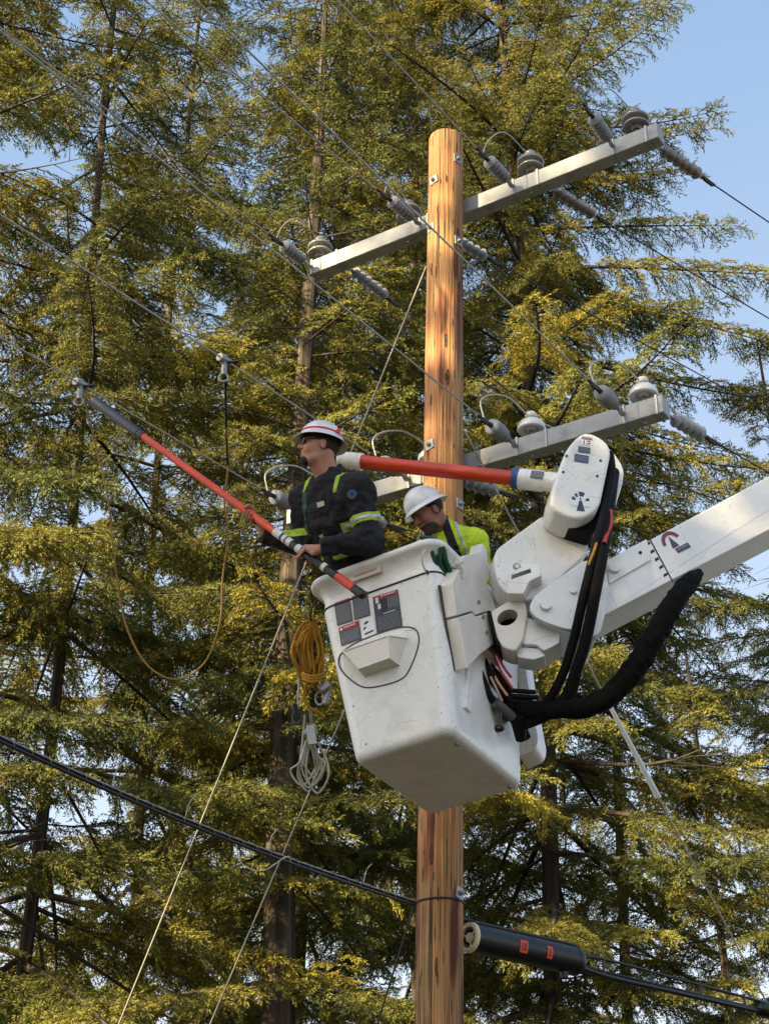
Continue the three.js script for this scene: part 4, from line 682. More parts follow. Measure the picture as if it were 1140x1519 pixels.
function surface(f, min, max, cell) {                  // surface nets
  const nx = Math.ceil((max.x - min.x) / cell) + 2, ny = Math.ceil((max.y - min.y) / cell) + 2, nz = Math.ceil((max.z - min.z) / cell) + 2;
  const v = new Float32Array(nx * ny * nz), p = V(), id = (i, j, k) => (k * ny + j) * nx + i;
  const S = 4, reach = S * cell * 0.87 * 1.5 + cell * 2;   // skip blocks far from the surface
  for (let bk = 0; bk < nz; bk += S) for (let bj = 0; bj < ny; bj += S) for (let bi = 0; bi < nx; bi += S) {
    p.set(min.x + (bi + S / 2) * cell, min.y + (bj + S / 2) * cell, min.z + (bk + S / 2) * cell); const c = f(p), skip = Math.abs(c) > reach;
    for (let k = bk; k < Math.min(nz, bk + S); k++) for (let j = bj; j < Math.min(ny, bj + S); j++) for (let i = bi; i < Math.min(nx, bi + S); i++) {
      let d = c; if (!skip) { p.set(min.x + i * cell, min.y + j * cell, min.z + k * cell); d = f(p); }
      if (i === 0 || j === 0 || k === 0 || i === nx - 1 || j === ny - 1 || k === nz - 1) d = Math.max(cell * 0.5, d);
      v[id(i, j, k)] = d;
    }
  }
  const vert = new Int32Array(nx * ny * nz).fill(-1), pos = [], idx = [];
  const E = [[0, 0, 0, 1, 0, 0], [0, 1, 0, 1, 1, 0], [0, 0, 1, 1, 0, 1], [0, 1, 1, 1, 1, 1], [0, 0, 0, 0, 1, 0], [1, 0, 0, 1, 1, 0], [0, 0, 1, 0, 1, 1], [1, 0, 1, 1, 1, 1], [0, 0, 0, 0, 0, 1], [1, 0, 0, 1, 0, 1], [0, 1, 0, 0, 1, 1], [1, 1, 0, 1, 1, 1]];
  for (let k = 0; k < nz - 1; k++) for (let j = 0; j < ny - 1; j++) for (let i = 0; i < nx - 1; i++) {
    let n = 0, x = 0, y = 0, z = 0;
    for (const e of E) { const a = v[id(i + e[0], j + e[1], k + e[2])], b = v[id(i + e[3], j + e[4], k + e[5])]; if ((a < 0) !== (b < 0)) { const t = a / (a - b); x += e[0] + (e[3] - e[0]) * t; y += e[1] + (e[4] - e[1]) * t; z += e[2] + (e[5] - e[2]) * t; n++; } }
    if (n) { vert[id(i, j, k)] = pos.length / 3; pos.push(min.x + (i + x / n) * cell, min.y + (j + y / n) * cell, min.z + (k + z / n) * cell); }
  }
  const quad = (a, b, c, d, flip) => { if (flip) idx.push(a, c, b, b, c, d); else idx.push(a, b, c, c, b, d); };
  for (let k = 1; k < nz - 1; k++) for (let j = 1; j < ny - 1; j++) for (let i = 1; i < nx - 1; i++) {
    const s = v[id(i, j, k)] < 0;
    if (s !== v[id(i + 1, j, k)] < 0) quad(vert[id(i, j - 1, k - 1)], vert[id(i, j, k - 1)], vert[id(i, j - 1, k)], vert[id(i, j, k)], !s);
    if (s !== v[id(i, j + 1, k)] < 0) quad(vert[id(i - 1, j, k - 1)], vert[id(i, j, k - 1)], vert[id(i - 1, j, k)], vert[id(i, j, k)], s);
    if (s !== v[id(i, j, k + 1)] < 0) quad(vert[id(i - 1, j - 1, k)], vert[id(i, j - 1, k)], vert[id(i - 1, j, k)], vert[id(i, j, k)], !s);
  }
  const g = new THREE.BufferGeometry(); g.setAttribute('position', new THREE.Float32BufferAttribute(pos, 3)); g.setIndex(idx);
  const nor = new Float32Array(pos.length), e = cell * 0.4, q = V();
  for (let i = 0; i < pos.length; i += 3) { const d = [0, 1, 2].map((c) => { q.set(pos[i], pos[i + 1], pos[i + 2]); q.setComponent(c, q.getComponent(c) + e); const a = f(q); q.setComponent(c, q.getComponent(c) - 2 * e); return a - f(q); }); const l = Math.hypot(...d) || 1; nor[i] = d[0] / l; nor[i + 1] = d[1] / l; nor[i + 2] = d[2] / l; }
  g.setAttribute('normal', new THREE.BufferAttribute(nor, 3)); return g;
}
function boundsOf(pts, pad) { const b = new THREE.Box3(); pts.forEach((p) => b.expandByPoint(p)); b.expandByScalar(pad); return [b.min, b.max]; }
const joinRaw = (list) => boxUV(mergeGeometries(list.map((g) => { const n = g.index ? g.toNonIndexed() : g; n.deleteAttribute('uv'); return n; })), 2);
// head frame: x forward, y up, z to the person's left
function headFrame(c, fwd, upHint) { const x = fwd.clone().normalize(), z = x.clone().cross(upHint).normalize(), y = z.clone().cross(x).normalize(); const m = new THREE.Matrix4().makeBasis(x, y, z).setPosition(c); return { m, inv: m.clone().invert(), w: (a, b, d) => V(a, b, d).applyMatrix4(m) }; }
const headField = (q) => {
  let d = ellip(q, V(-0.012, 0.035, 0), V(0.098, 0.092, 0.076));
  d = smin(d, ellip(q, V(0.028, -0.035, 0), V(0.064, 0.075, 0.058)), 0.03);
  d = smin(d, cap(q, V(0.02, -0.085, 0.03), V(0.066, -0.100, 0), 0.022, 0.020), 0.02); d = smin(d, cap(q, V(0.02, -0.085, -0.03), V(0.066, -0.100, 0), 0.022, 0.020), 0.02);
  d = smin(d, cap(q, V(0.078, 0.022, 0.03), V(0.078, 0.022, -0.03), 0.012, 0.012), 0.018);
  d = smin(d, cap(q, V(0.086, 0.012, 0), V(0.108, -0.026, 0), 0.008, 0.0125), 0.012);
  for (const s of [-1, 1]) { d = smin(d, cap(q, V(0.092, -0.03, s * 0.012), V(0.094, -0.03, s * 0.013), 0.009, 0.009), 0.008); d = smin(d, ellip(q, V(-0.008, -0.008, s * 0.076), V(0.024, 0.034, 0.010)), 0.008); d = smin(d, ellip(q, V(0.055, -0.03, s * 0.036), V(0.028, 0.026, 0.02)), 0.02); d = Math.max(d, -(cap(q, V(0.092, 0.004, s * 0.032), V(0.1, 0.004, s * 0.032), 0.011, 0.011))); }
  d = smin(d, cap(q, V(0.083, -0.056, -0.018), V(0.083, -0.056, 0.018), 0.009, 0.009), 0.008); d = smin(d, cap(q, V(0.08, -0.070, -0.014), V(0.08, -0.070, 0.014), 0.009, 0.009), 0.008);
  d = Math.max(d, -cap(q, V(0.097, -0.063, -0.02), V(0.097, -0.063, 0.02), 0.004, 0.004));
  return d;
};
// a hand closed round the stick: s axis, palm towards dir u from the axis, wrist point; thumb side sign
function handField(c, s, u, wrist, thumb, R, open, near) {
  const v = s.clone().cross(u).normalize(); if (near && v.dot(EYE.clone().sub(c)) * near < 0) v.negate();
  const caps = [], fr = [0.0092, 0.0098, 0.0095, 0.0082], ln = [1, 1.08, 1.02, 0.86];
  const ringPt = (off, ang, rad) => c.clone().addScaledVector(s, off).addScaledVector(u, Math.cos(ang) * rad).addScaledVector(v, Math.sin(ang) * rad);
  for (let i = 0; i < 4; i++) {
    const off = (1.5 - i) * 0.0205 * thumb, rad = R + fr[i] + 0.001, a0 = -0.5, st = 1.05 * ln[i]; let a = ringPt(off, a0, rad + 0.012), rr = fr[i] * 1.1;
    for (let k = 1; k <= 3; k++) { const b = (open && i === 0) ? a.clone().addScaledVector(open, 0.028) : ringPt(off, a0 + st * k, rad + (k === 1 ? 0.008 : 0)); caps.push([a, b, rr, fr[i] * (1.04 - 0.1 * k)]); a = b; rr = fr[i] * (1.04 - 0.1 * k); }
  }
  const k0 = ringPt(0.031 * thumb, -0.55, R + 0.02), k3 = ringPt(-0.031 * thumb, -0.55, R + 0.018), w = wrist;
  const palm = [[k0, k3, 0.014, 0.013], [k0, w.clone().addScaledVector(s, 0.014 * thumb), 0.0155, 0.021], [k3, w.clone().addScaledVector(s, -0.014 * thumb), 0.0145, 0.02], [k0.clone().lerp(k3, 0.5), w, 0.016, 0.023]];
  // thumb from the side of the palm near its base
  const t0 = w.clone().lerp(k0, 0.45).addScaledVector(s, 0.016 * thumb), t1 = ringPt(0.045 * thumb, -1.5, R + 0.014), t2 = ringPt(0.052 * thumb, -2.5, R + 0.011), t3 = ringPt(0.05 * thumb, -3.3, R + 0.010);
  const th = [[t0, t1, 0.015, 0.0125], [t1, t2, 0.0125, 0.0105], [t2, t3, 0.0105, 0.009]];
  const f = (p) => { let d = 1; for (const a of palm) d = smin(d, cap(p, ...a), 0.012); for (const a of th) d = smin(d, cap(p, ...a), 0.006); let e = 1; for (const a of caps) e = Math.min(e, cap(p, ...a)); return smin(d, e, 0.005); };
  return { f, pts: [...caps, ...palm, ...th].flatMap((a) => [a[0], a[1]]) };
}
const skinMat = (r, g, b) => std(0xffffff, 0.55, { map: speck(r, g, b, 0.1, 0.06), sheen: 0.1 });
function hardHat(parent, F, label, band, vent) {
  const shell = (sx, sy, sz, n = 24, m = 40) => { const rings = []; for (let i = 0; i <= n; i++) { const t = i / n * Math.PI / 2; const ring = []; for (let j = 0; j < m; j++) { const a = j / m * 6.2832, ridge = 1 + 0.035 * Math.exp(-Math.pow(Math.sin(a) * Math.cos(t) * 6, 2)) * Math.pow(Math.sin(t), 0.7) + 0.018 * Math.exp(-Math.pow((Math.abs(Math.sin(a)) * Math.cos(t) - 0.33) * 12, 2)) * Math.sin(t); ring.push(V(Math.cos(a) * sx * Math.cos(t) * ridge, Math.sin(t) * sy * ridge, Math.sin(a) * sz * Math.cos(t) * ridge)); } rings.push(ring); } return rings; };
  const brim = [[1.0, 0.0], [1.08, -0.006], [1.15, -0.014], [1.235, -0.024], [1.245, -0.025], [1.24, -0.030], [1.15, -0.020], [1.06, -0.012], [0.97, -0.004]].map(([k, y]) => { const r = []; for (let j = 0; j < 40; j++) { const a = j / 40 * 6.2832, f = 1 + 0.04 * Math.max(0, Math.cos(a)); r.push(V(Math.cos(a) * 0.122 * (1 + (k - 1) * f), y, Math.sin(a) * 0.102 * (1 + (k - 1) * 1.05))); } return r; });
  const place = (g) => g.applyMatrix4(new THREE.Matrix4().makeTranslation(-0.008, 0.052, 0).premultiply(F.m));
  const mat = std(0xffffff, 0.32, { map: speck(226, 224, 226, 0.2, 0.05), clearcoat: 0.3, clearcoatRoughness: 0.2 });
  const hat = mesh('hard_hat', place(boxUV(loft([...shell(0.122, 0.112, 0.102)], false, true).toNonIndexed(), 2)), mat, parent); hat.geometry.computeVertexNormals(); hat.geometry = smooth(hat.geometry); hat.userData.label = label;
  const bg = smooth(place(boxUV(loft(brim, false, false).toNonIndexed(), 2))); mesh('brim', bg, mat, hat);
  if (band) {
    const ring = []; for (let j = 0; j < 40; j++) { const a = j / 40 * 6.2832, t = 0.20; ring.push(V(Math.cos(a) * 0.1245 * Math.cos(t), 0.112 * Math.sin(t), Math.sin(a) * 0.1045 * Math.cos(t))); }
    const strip = [ring.map((p) => p.clone().add(V(0, -0.006, 0))), ring.map((p) => p.clone().multiplyScalar(1.015)), ring.map((p) => V(p.x * 0.985, p.y + 0.006, p.z * 0.985))];
    mesh('red_band', place(loft(strip, false, false)), std(srgb(196, 40, 44), 0.6), hat);
    mesh('band_badge', place(new THREE.CylinderGeometry(0.013, 0.013, 0.006, 14).rotateX(Math.PI / 2).translate(-0.07, 0.028, -0.094)), std(srgb(214, 56, 40), 0.5), hat);
  }
  if (vent) { mesh('vent', place(new THREE.CircleGeometry(0.007, 10).rotateY(Math.PI + 0.6).translate(-0.088, 0.055, -0.077)), std(srgb(120, 126, 122), 0.8), hat); }
  mesh('suspension', place(loft([0, 1].map((k) => { const r = []; for (let j = 0; j < 30; j++) { const a = j / 30 * 6.2832; r.push(V(Math.cos(a) * 0.104, -0.002 - 0.022 * k, Math.sin(a) * 0.085)); } return r; }), false, false)), std(srgb(40, 38, 38), 0.8), hat);
  return hat;
}
const fold = (p, k, a) => a * noise.noise(p.x * k, p.y * k * 1.3, p.z * k) + a * 0.5 * noise.noise(p.x * k * 2.3 + 5, p.y * k * 2.1, p.z * k * 2.3);
const clothN = fbmTile(256, 90, 2, 63);
const cloth = (r, g, b) => std(0xffffff, 0.92, { map: dataTex(256, 256, (x, y) => { const k = 0.85 + 0.3 * clothN[y * 256 + x]; return [r * k, g * k, b * k]; }), sheen: 0.2, sheenRoughness: 0.8 });
const hiMat = cloth(160, 186, 62), silverMat = std(srgb(186, 190, 186), 0.4, { metalness: 0.2 });

// ------------- worker with the hot stick
{
  const J = { pel: at(552, 912, 9.42), waist: at(532, 850, 9.38), chest: at(500, 768, 9.33), top: at(493, 728, 9.32), shL: at(529, 727, 9.19), shR: at(452, 740, 9.44), elL: at(549, 803, 9.10), wrL: at(478, 811, 9.06), elR: at(455, 813, 9.40), wrR: at(394, 795, 9.42), neck: at(488, 704, 9.33) };
  const F = headFrame(at(473, 664, 9.33), V(-0.955, 0.10, 0.28), V(0.05, 1, 0.03));
  const sAxis = STICK_B.clone().sub(STICK_A).normalize();
  const onStick = (px) => { const d = STICK_B.clone().sub(STICK_A); let lo = 0, hi = 1; for (let i = 0; i < 40; i++) { const k = (lo + hi) / 2, q = STICK_A.clone().addScaledVector(d, k).sub(EYE); if (570 + FPX * q.dot(RT) / q.dot(FW) > px) lo = k; else hi = k; } return STICK_A.clone().addScaledVector(d, lo); };
  const perp = (v) => v.clone().addScaledVector(sAxis, -v.dot(sAxis)).normalize();
  const cL = onStick(459), cR = onStick(374);
  const uL = perp(J.wrL.clone().sub(cL)), uR = perp(J.wrR.clone().sub(cR));
  const hL = handField(cL, sAxis, uL, J.wrL.clone().lerp(cL, 0.28), 1, 0.0225, V(-0.55, -0.8, 0.15).normalize()), hR = handField(cR, sAxis, uR, J.wrR.clone().lerp(cR, 0.2), 1, 0.0215, null, 1);
  const man = thing('person', 'lineworker in white helmet with red band and dark striped jacket holding the red stick', 'person');
  const skin = skinMat(176, 122, 100);
  // feet on the bucket floor
  const footL = bLocal(-0.02, 0.09, 0.32), footR = bLocal(-0.16, 0.09, 0.12), kneeL = footL.clone().lerp(J.pel, 0.5).add(V(-0.03, 0, 0.05)), kneeR = footR.clone().lerp(J.pel, 0.5).add(V(-0.04, 0, 0.03));
  const headBits = surface((p) => { const q = p.clone().applyMatrix4(F.inv); let d = headField(q); d = smin(d, cap(p, F.w(-0.028, -0.05, 0), J.neck.clone().lerp(J.top, 0.35), 0.056, 0.062), 0.03); d = smin(d, cap(p, F.w(0.01, -0.09, 0), J.neck.clone().add(V(-0.03, -0.02, 0.03)), 0.035, 0.05), 0.03); return d; }, ...boundsOf([F.w(0.13, 0.13, 0.09), F.w(-0.12, 0.13, -0.09), F.w(0, -0.1, 0), J.neck, J.top], 0.07), 0.0045);
  const bodyCore = surface((p) => { let d = cap(p, J.pel, J.chest, 0.1, 0.11); d = smin(d, cap(p, J.chest, J.neck, 0.1, 0.05), 0.05); d = smin(d, cap(p, J.shL, J.elL, 0.045, 0.038), 0.04); d = smin(d, cap(p, J.elL, J.wrL, 0.037, 0.026), 0.03); d = smin(d, cap(p, J.shR, J.elR, 0.045, 0.038), 0.04); d = smin(d, cap(p, J.elR, J.wrR, 0.037, 0.026), 0.03); d = smin(d, cap(p, J.chest, J.shL, 0.08, 0.045), 0.04); d = smin(d, cap(p, J.chest, J.shR, 0.08, 0.045), 0.04); for (const [k, f] of [[kneeL, footL], [kneeR, footR]]) { d = smin(d, cap(p, J.pel, k, 0.08, 0.055), 0.04); d = smin(d, cap(p, k, f, 0.055, 0.04), 0.03); } return d; }, ...boundsOf([...Object.values(J), footL, footR], 0.12), 0.022);
  const body = mesh('body', joinRaw([headBits, bodyCore, surface(hL.f, ...boundsOf(hL.pts, 0.03), 0.0035), surface(hR.f, ...boundsOf(hR.pts, 0.03), 0.0035)]), skin, man);
  // jacket
  const jac = (p) => {
    let d = cap(p, J.pel, J.waist, 0.165, 0.165); d = smin(d, cap(p, J.waist, J.chest, 0.16, 0.165), 0.06); d = smin(d, cap(p, J.chest, J.top, 0.155, 0.115), 0.06);
    d = smin(d, cap(p, J.top, J.shL, 0.10, 0.078), 0.06); d = smin(d, cap(p, J.top, J.shR, 0.10, 0.075), 0.06);
    d = smin(d, cap(p, J.shL, J.elL, 0.082, 0.070), 0.045); d = smin(d, cap(p, J.elL, J.wrL, 0.070, 0.050), 0.03); d = smin(d, cap(p, J.shR, J.elR, 0.080, 0.066), 0.045); d = smin(d, cap(p, J.elR, J.wrR, 0.064, 0.046), 0.03);
    d = smin(d, cap(p, J.chest, J.shL, 0.14, 0.085), 0.06);
    d = smin(d, Math.max(cap(p, J.neck.clone().add(V(0.03, -0.01, -0.03)), J.top.clone().lerp(J.neck, 0.5), 0.088, 0.1), -cap(p, J.neck.clone().add(V(-0.02, 0.08, 0.02)), J.neck, 0.072, 0.064)), 0.02);
    // open collar
    d = Math.max(d, -cap(p, J.neck.clone().add(V(-0.06, 0.03, 0.09)), J.neck.clone().add(V(-0.035, -0.075, 0.15)), 0.062, 0.018));
    return Math.abs(d) > 0.05 ? d : d + fold(p, 10, 0.016) + fold(p, 24, 0.006);
  };
  const navy = cloth(25, 24, 30);
  const jb = boundsOf([J.pel, J.waist, J.chest, J.top, J.shL, J.shR, J.elL, J.elR, J.wrL, J.wrR, J.neck], 0.19);
  // the wrists end in open cuffs
  const cuff = (p) => Math.max((p.clone().sub(J.wrL).dot(J.wrL.clone().sub(J.elL).normalize())) < 0.25 && p.distanceTo(J.wrL) < 0.12 ? p.clone().sub(J.wrL).dot(J.wrL.clone().sub(J.elL).normalize()) - 0.012 : -1, p.distanceTo(J.wrR) < 0.10 ? p.clone().sub(J.wrR).dot(J.wrR.clone().sub(J.elR).normalize()) - 0.012 : -1);
  const jackF = (p) => { const d = jac(p); return d > 0.05 ? d : Math.max(d, cuff(p)); };
  const jk = mesh('jacket', boxUV(surface(jackF, ...jb, 0.009), 3), navy, man); jk.userData.label = 'dark navy work jacket with yellow green stripes';
  const band = (name, slabF, mat, lift, box) => mesh(name, boxUV(surface((p) => { const s = slabF(p); return s > 0.06 ? s : Math.max(jac(p) - lift, s, -(jac(p) + 0.006)); }, ...box, 0.0045), 3), mat, jk);
  const ring = (a, b, s, w) => { const c = a.clone().lerp(b, s), n = b.clone().sub(a).normalize(); return (p) => Math.max(Math.abs(p.clone().sub(c).dot(n)) - w, p.distanceTo(c) - 0.14); };
  const nearBox = (c, r) => boundsOf([c], r);
  { const s = 0.60, c = J.shL.clone().lerp(J.elL, s); band('sleeve_band', ring(J.shL, J.elL, s, 0.025), hiMat, 0.004, nearBox(c, 0.15)); band('reflective_strip', ring(J.shL, J.elL, s, 0.011), silverMat, 0.007, nearBox(c, 0.15)); }
  { const s = 0.70, c = J.shR.clone().lerp(J.elR, s); band('sleeve_band', ring(J.shR, J.elR, s, 0.022), hiMat, 0.004, nearBox(c, 0.15)); }
  { // stripes over both shoulders
    const n = J.shL.clone().sub(J.shR).normalize(); const cl = J.top.clone().lerp(J.shL, 0.62), cr = J.top.clone().lerp(J.shR, 0.62);
    const low = (p, lim) => lim - p.y;
    band('shoulder_stripe', (p) => Math.max(Math.abs(p.clone().sub(cl).dot(n)) - 0.014, low(p, J.chest.y + 0.04), p.distanceTo(cl) - 0.22), hiMat, 0.004, nearBox(cl, 0.2));
    band('shoulder_stripe', (p) => Math.max(Math.abs(p.clone().sub(cr).dot(n)) - 0.016, low(p, J.chest.y - 0.02), p.distanceTo(cr) - 0.24), hiMat, 0.004, nearBox(cr, 0.22));
    const wn = J.chest.clone().sub(J.waist).normalize(), wc = J.waist.clone().lerp(J.chest, 0.45);
    band('waist_stripe', (p) => Math.max(Math.abs(p.clone().sub(wc).dot(wn)) - 0.014, p.distanceTo(wc) - 0.17), hiMat, 0.004, nearBox(wc, 0.22));
    // harness strap down the chest and a chest tag
    const fwd = V(-0.6, 0, 0.8), tgt = (px, py, d) => at(px, py, d);
    band('harness_strap', (p) => cap(p, tgt(447, 735, 9.3), tgt(452, 790, 9.28), 0.026, 0.026) - 0.012, cloth(46, 70, 58), 0.006, nearBox(tgt(449, 760, 9.3), 0.16));
  }
  { // arm badge and chest tag, flat cloth patches lying on the jacket
    const stick = (px, py, r, mat, name, sq) => { const rr = ray(px, py); let t = 8.7; for (let i = 0; i < 400; i++) { const p = EYE.clone().addScaledVector(rr, t), d = jackF(p); if (d < 0.0005) break; t += Math.max(0.0008, d * 0.7); if (t > 10) return; } const p = EYE.clone().addScaledVector(rr, t), e = 0.012; const n = V(jackF(p.clone().add(V(e, 0, 0))) - jackF(p.clone().add(V(-e, 0, 0))), jackF(p.clone().add(V(0, e, 0))) - jackF(p.clone().add(V(0, -e, 0))), jackF(p.clone().add(V(0, 0, e))) - jackF(p.clone().add(V(0, 0, -e)))).normalize(); const y = V(0, 1, 0).addScaledVector(n, -n.y).normalize(), x = y.clone().cross(n); const g = sq ? new THREE.BoxGeometry(r * 2, r * 1.25, 0.006) : new THREE.CylinderGeometry(r, r, 0.006, 20).rotateX(Math.PI / 2); mesh(name, g.applyMatrix4(new THREE.Matrix4().makeBasis(x, y, n).setPosition(p.clone().addScaledVector(n, 0.004))), mat, jk); };
    const badge = canvasTex(64, 64, (x) => { x.fillStyle = '#51606e'; x.fillRect(0, 0, 64, 64); x.fillStyle = '#2f5f9a'; x.beginPath(); x.arc(32, 32, 22, 0, 7); x.fill(); x.fillStyle = '#16324f'; x.beginPath(); x.arc(33, 30, 10, 0, 7); x.fill(); });
    stick(522, 733, 0.026, std(0xffffff, 0.8, { map: badge }), 'arm_badge'); stick(476, 748, 0.022, std(srgb(190, 192, 160), 0.7), 'chest_tag', true); stick(477, 795, 0.012, std(srgb(170, 176, 120), 0.7), 'zip_tag', true);
  }
  // trousers and boots inside the bucket
  mesh('trousers', boxUV(surface((p) => { let d = cap(p, J.pel, J.pel.clone().add(V(0, -0.06, 0)), 0.16, 0.16); for (const [k, f] of [[kneeL, footL], [kneeR, footR]]) { d = smin(d, cap(p, J.pel, k, 0.105, 0.08), 0.05); d = smin(d, cap(p, k, f, 0.08, 0.068), 0.04); } return d; }, ...boundsOf([J.pel, footL, footR, kneeL, kneeR], 0.17), 0.018), 3), cloth(40, 44, 60), man);
  for (const f of [footL, footR]) mesh('boot', smooth(boxUV(new THREE.SphereGeometry(0.07, 14, 10).scale(1.7, 0.6, 0.8).translate(...f.clone().add(V(-0.04, 0.0, 0.03)).toArray()), 2)), cloth(50, 36, 26), man);
  // hair, goatee, glasses, helmet
  const hairMat = std(srgb(38, 30, 26), 0.85);
  mesh('hair', surface((p) => { const q = p.clone().applyMatrix4(F.inv); return Math.max(headField(q) - 0.006 + 0.002 * noise.noise(q.x * 160, q.y * 60, q.z * 160), q.x - (q.y > 0.01 ? 0.03 : -0.022) - Math.max(0, q.y) * 0.5, -0.075 - q.y + 0.5 * Math.max(0, q.x + 0.09), q.y - 0.09, -(headField(q) + 0.01)); }, ...boundsOf([F.w(-0.12, 0.1, 0.09), F.w(-0.12, -0.09, -0.09), F.w(0.09, 0.1, 0.09), F.w(0.09, 0.09, -0.09)], 0.03), 0.0045), hairMat, body);
  mesh('goatee', surface((p) => { const q = p.clone().applyMatrix4(F.inv); return Math.max(headField(q) - 0.002, ellip(q, V(0.072, -0.104, 0), V(0.036, 0.026, 0.03)), -(headField(q) + 0.01)); }, ...boundsOf([F.w(0.08, -0.1, 0)], 0.08), 0.004), hairMat, body);
  const gl = mesh('glasses', merge([...[-1, 1].map((s) => new THREE.SphereGeometry(0.028, 14, 10).scale(0.35, 0.72, 1).translate(0.095, 0.006, s * 0.034).applyMatrix4(F.m)), ...[-1, 1].map((s) => rod(F.w(0.088, 0.012, s * 0.06), F.w(-0.01, 0.014, s * 0.083), 0.0035, 0.0035, 6))]), std(srgb(18, 18, 20), 0.12, { clearcoat: 0.6 }), body); gl.userData.kind = 'stuff';
  hardHat(man, F, 'white full brim hard hat with a red band', true, false);
}
// ------------- worker bending in the rear of the bucket
{
  const F = headFrame(at(634, 761, 9.62), V(-0.76, -0.60, 0.34), V(-0.1, 1, 0.05));
  const J = { pel: at(688, 960, 9.72), waist: at(686, 905, 9.72), chest: at(676, 838, 9.70), top: at(666, 806, 9.70), shL: at(702, 806, 9.58), shR: at(636, 818, 9.84), elL: at(716, 890, 9.60), wrL: at(668, 905, 9.48), elR: at(622, 890, 9.78), wrR: at(600, 905, 9.62), neck: at(654, 787, 9.68) };
  const man = thing('person', 'lineworker in plain white ribbed helmet and lime jacket bending in the bucket', 'person');
  const footL = bLocal(0.12, 0.09, -0.28), footR = bLocal(-0.1, 0.09, -0.33), kneeL = footL.clone().lerp(J.pel, 0.5), kneeR = footR.clone().lerp(J.pel, 0.5);
  const neckB = J.top.clone().lerp(J.neck, 0.4);
  const headBits = surface((p) => { const q = p.clone().applyMatrix4(F.inv); let d = headField(q); d = smin(d, cap(p, F.w(-0.03, -0.05, 0), neckB, 0.055, 0.06), 0.03); return d; }, ...boundsOf([F.w(0.13, 0.13, 0.09), F.w(-0.12, 0.13, -0.09), F.w(0, -0.12, 0), J.neck, J.top], 0.07), 0.005);
  const sA2 = V(0.6, 0.2, 0.75).normalize(), cH = J.wrL.clone().add(V(-0.07, -0.02, 0.05)), cH2 = J.wrR.clone().add(V(-0.06, -0.02, 0.06)); const pr = (v) => v.clone().addScaledVector(sA2, -v.dot(sA2)).normalize();
  const h1 = handField(cH, sA2, pr(J.wrL.clone().sub(cH)), J.wrL.clone().lerp(cH, 0.2), 1, 0.018), h2 = handField(cH2, sA2, pr(J.wrR.clone().sub(cH2)), J.wrR.clone().lerp(cH2, 0.2), -1, 0.018);
  const core = surface((p) => { let d = cap(p, J.pel, J.chest, 0.1, 0.11); d = smin(d, cap(p, J.chest, neckB, 0.1, 0.05), 0.05); for (const [a, b, c] of [[J.shL, J.elL, J.wrL], [J.shR, J.elR, J.wrR]]) { d = smin(d, cap(p, J.chest, a, 0.08, 0.045), 0.04); d = smin(d, cap(p, a, b, 0.045, 0.038), 0.04); d = smin(d, cap(p, b, c, 0.037, 0.026), 0.03); } for (const [k, f] of [[kneeL, footL], [kneeR, footR]]) { d = smin(d, cap(p, J.pel, k, 0.08, 0.055), 0.04); d = smin(d, cap(p, k, f, 0.055, 0.04), 0.03); } return d; }, ...boundsOf([...Object.values(J), footL, footR], 0.12), 0.024);
  const body = mesh('body', joinRaw([headBits, core, surface(h1.f, ...boundsOf(h1.pts, 0.03), 0.005), surface(h2.f, ...boundsOf(h2.pts, 0.03), 0.005)]), skinMat(140, 92, 72), man);
  const jac = (p) => { let d = cap(p, J.pel, J.waist, 0.16, 0.16); d = smin(d, cap(p, J.waist, J.chest, 0.16, 0.16), 0.06); d = smin(d, cap(p, J.chest, J.top, 0.15, 0.11), 0.06); for (const [a, b, c] of [[J.shL, J.elL, J.wrL], [J.shR, J.elR, J.wrR]]) { d = smin(d, cap(p, J.top, a, 0.095, 0.078), 0.06); d = smin(d, cap(p, a, b, 0.082, 0.068), 0.045); d = smin(d, cap(p, b, c, 0.064, 0.046), 0.03); } d = smin(d, Math.max(cap(p, J.neck.clone().add(V(0.012, 0.0, 0)), J.top, 0.082, 0.1), -cap(p, J.neck.clone().add(V(-0.06, 0.06, 0.03)), J.neck, 0.075, 0.06)), 0.025); return Math.abs(d) > 0.06 ? d : d + fold(p, 10, 0.014) + fold(p, 24, 0.005); };
  const jb = boundsOf([J.pel, J.chest, J.top, J.shL, J.shR, J.elL, J.elR, J.wrL, J.wrR, J.neck], 0.19);
  const lime = cloth(186, 214, 52);
  const jk = mesh('jacket', boxUV(surface(jac, ...jb, 0.011), 3), lime, man); jk.userData.label = 'lime yellow jacket';
  const band = (name, f, mat, lift, c, r) => mesh(name, boxUV(surface((p) => { const s = f(p); return s > 0.06 ? s : Math.max(jac(p) - lift, s, -(jac(p) + 0.006)); }, ...boundsOf([c], r), 0.006), 3), mat, jk);
  const n = V(0.93, 0.28, 0.2).normalize(), c = at(671, 806, 9.62), c2 = at(688, 810, 9.62);
  band('harness_strap', (p) => Math.max(Math.abs(p.clone().sub(c).dot(n)) - 0.024, p.distanceTo(c) - 0.24), cloth(26, 24, 32), 0.008, c, 0.24);
  band('reflective_strip', (p) => Math.max(Math.abs(p.clone().sub(c2).dot(n)) - 0.009, p.distanceTo(c2) - 0.2), silverMat, 0.005, c2, 0.2);
  const an = J.elL.clone().sub(J.shL).normalize(), c3 = J.shL.clone().lerp(J.elL, 0.45); band('reflective_strip', (p) => Math.max(Math.abs(p.clone().sub(c3).dot(an)) - 0.025, p.distanceTo(c3) - 0.13), silverMat, 0.005, c3, 0.15);
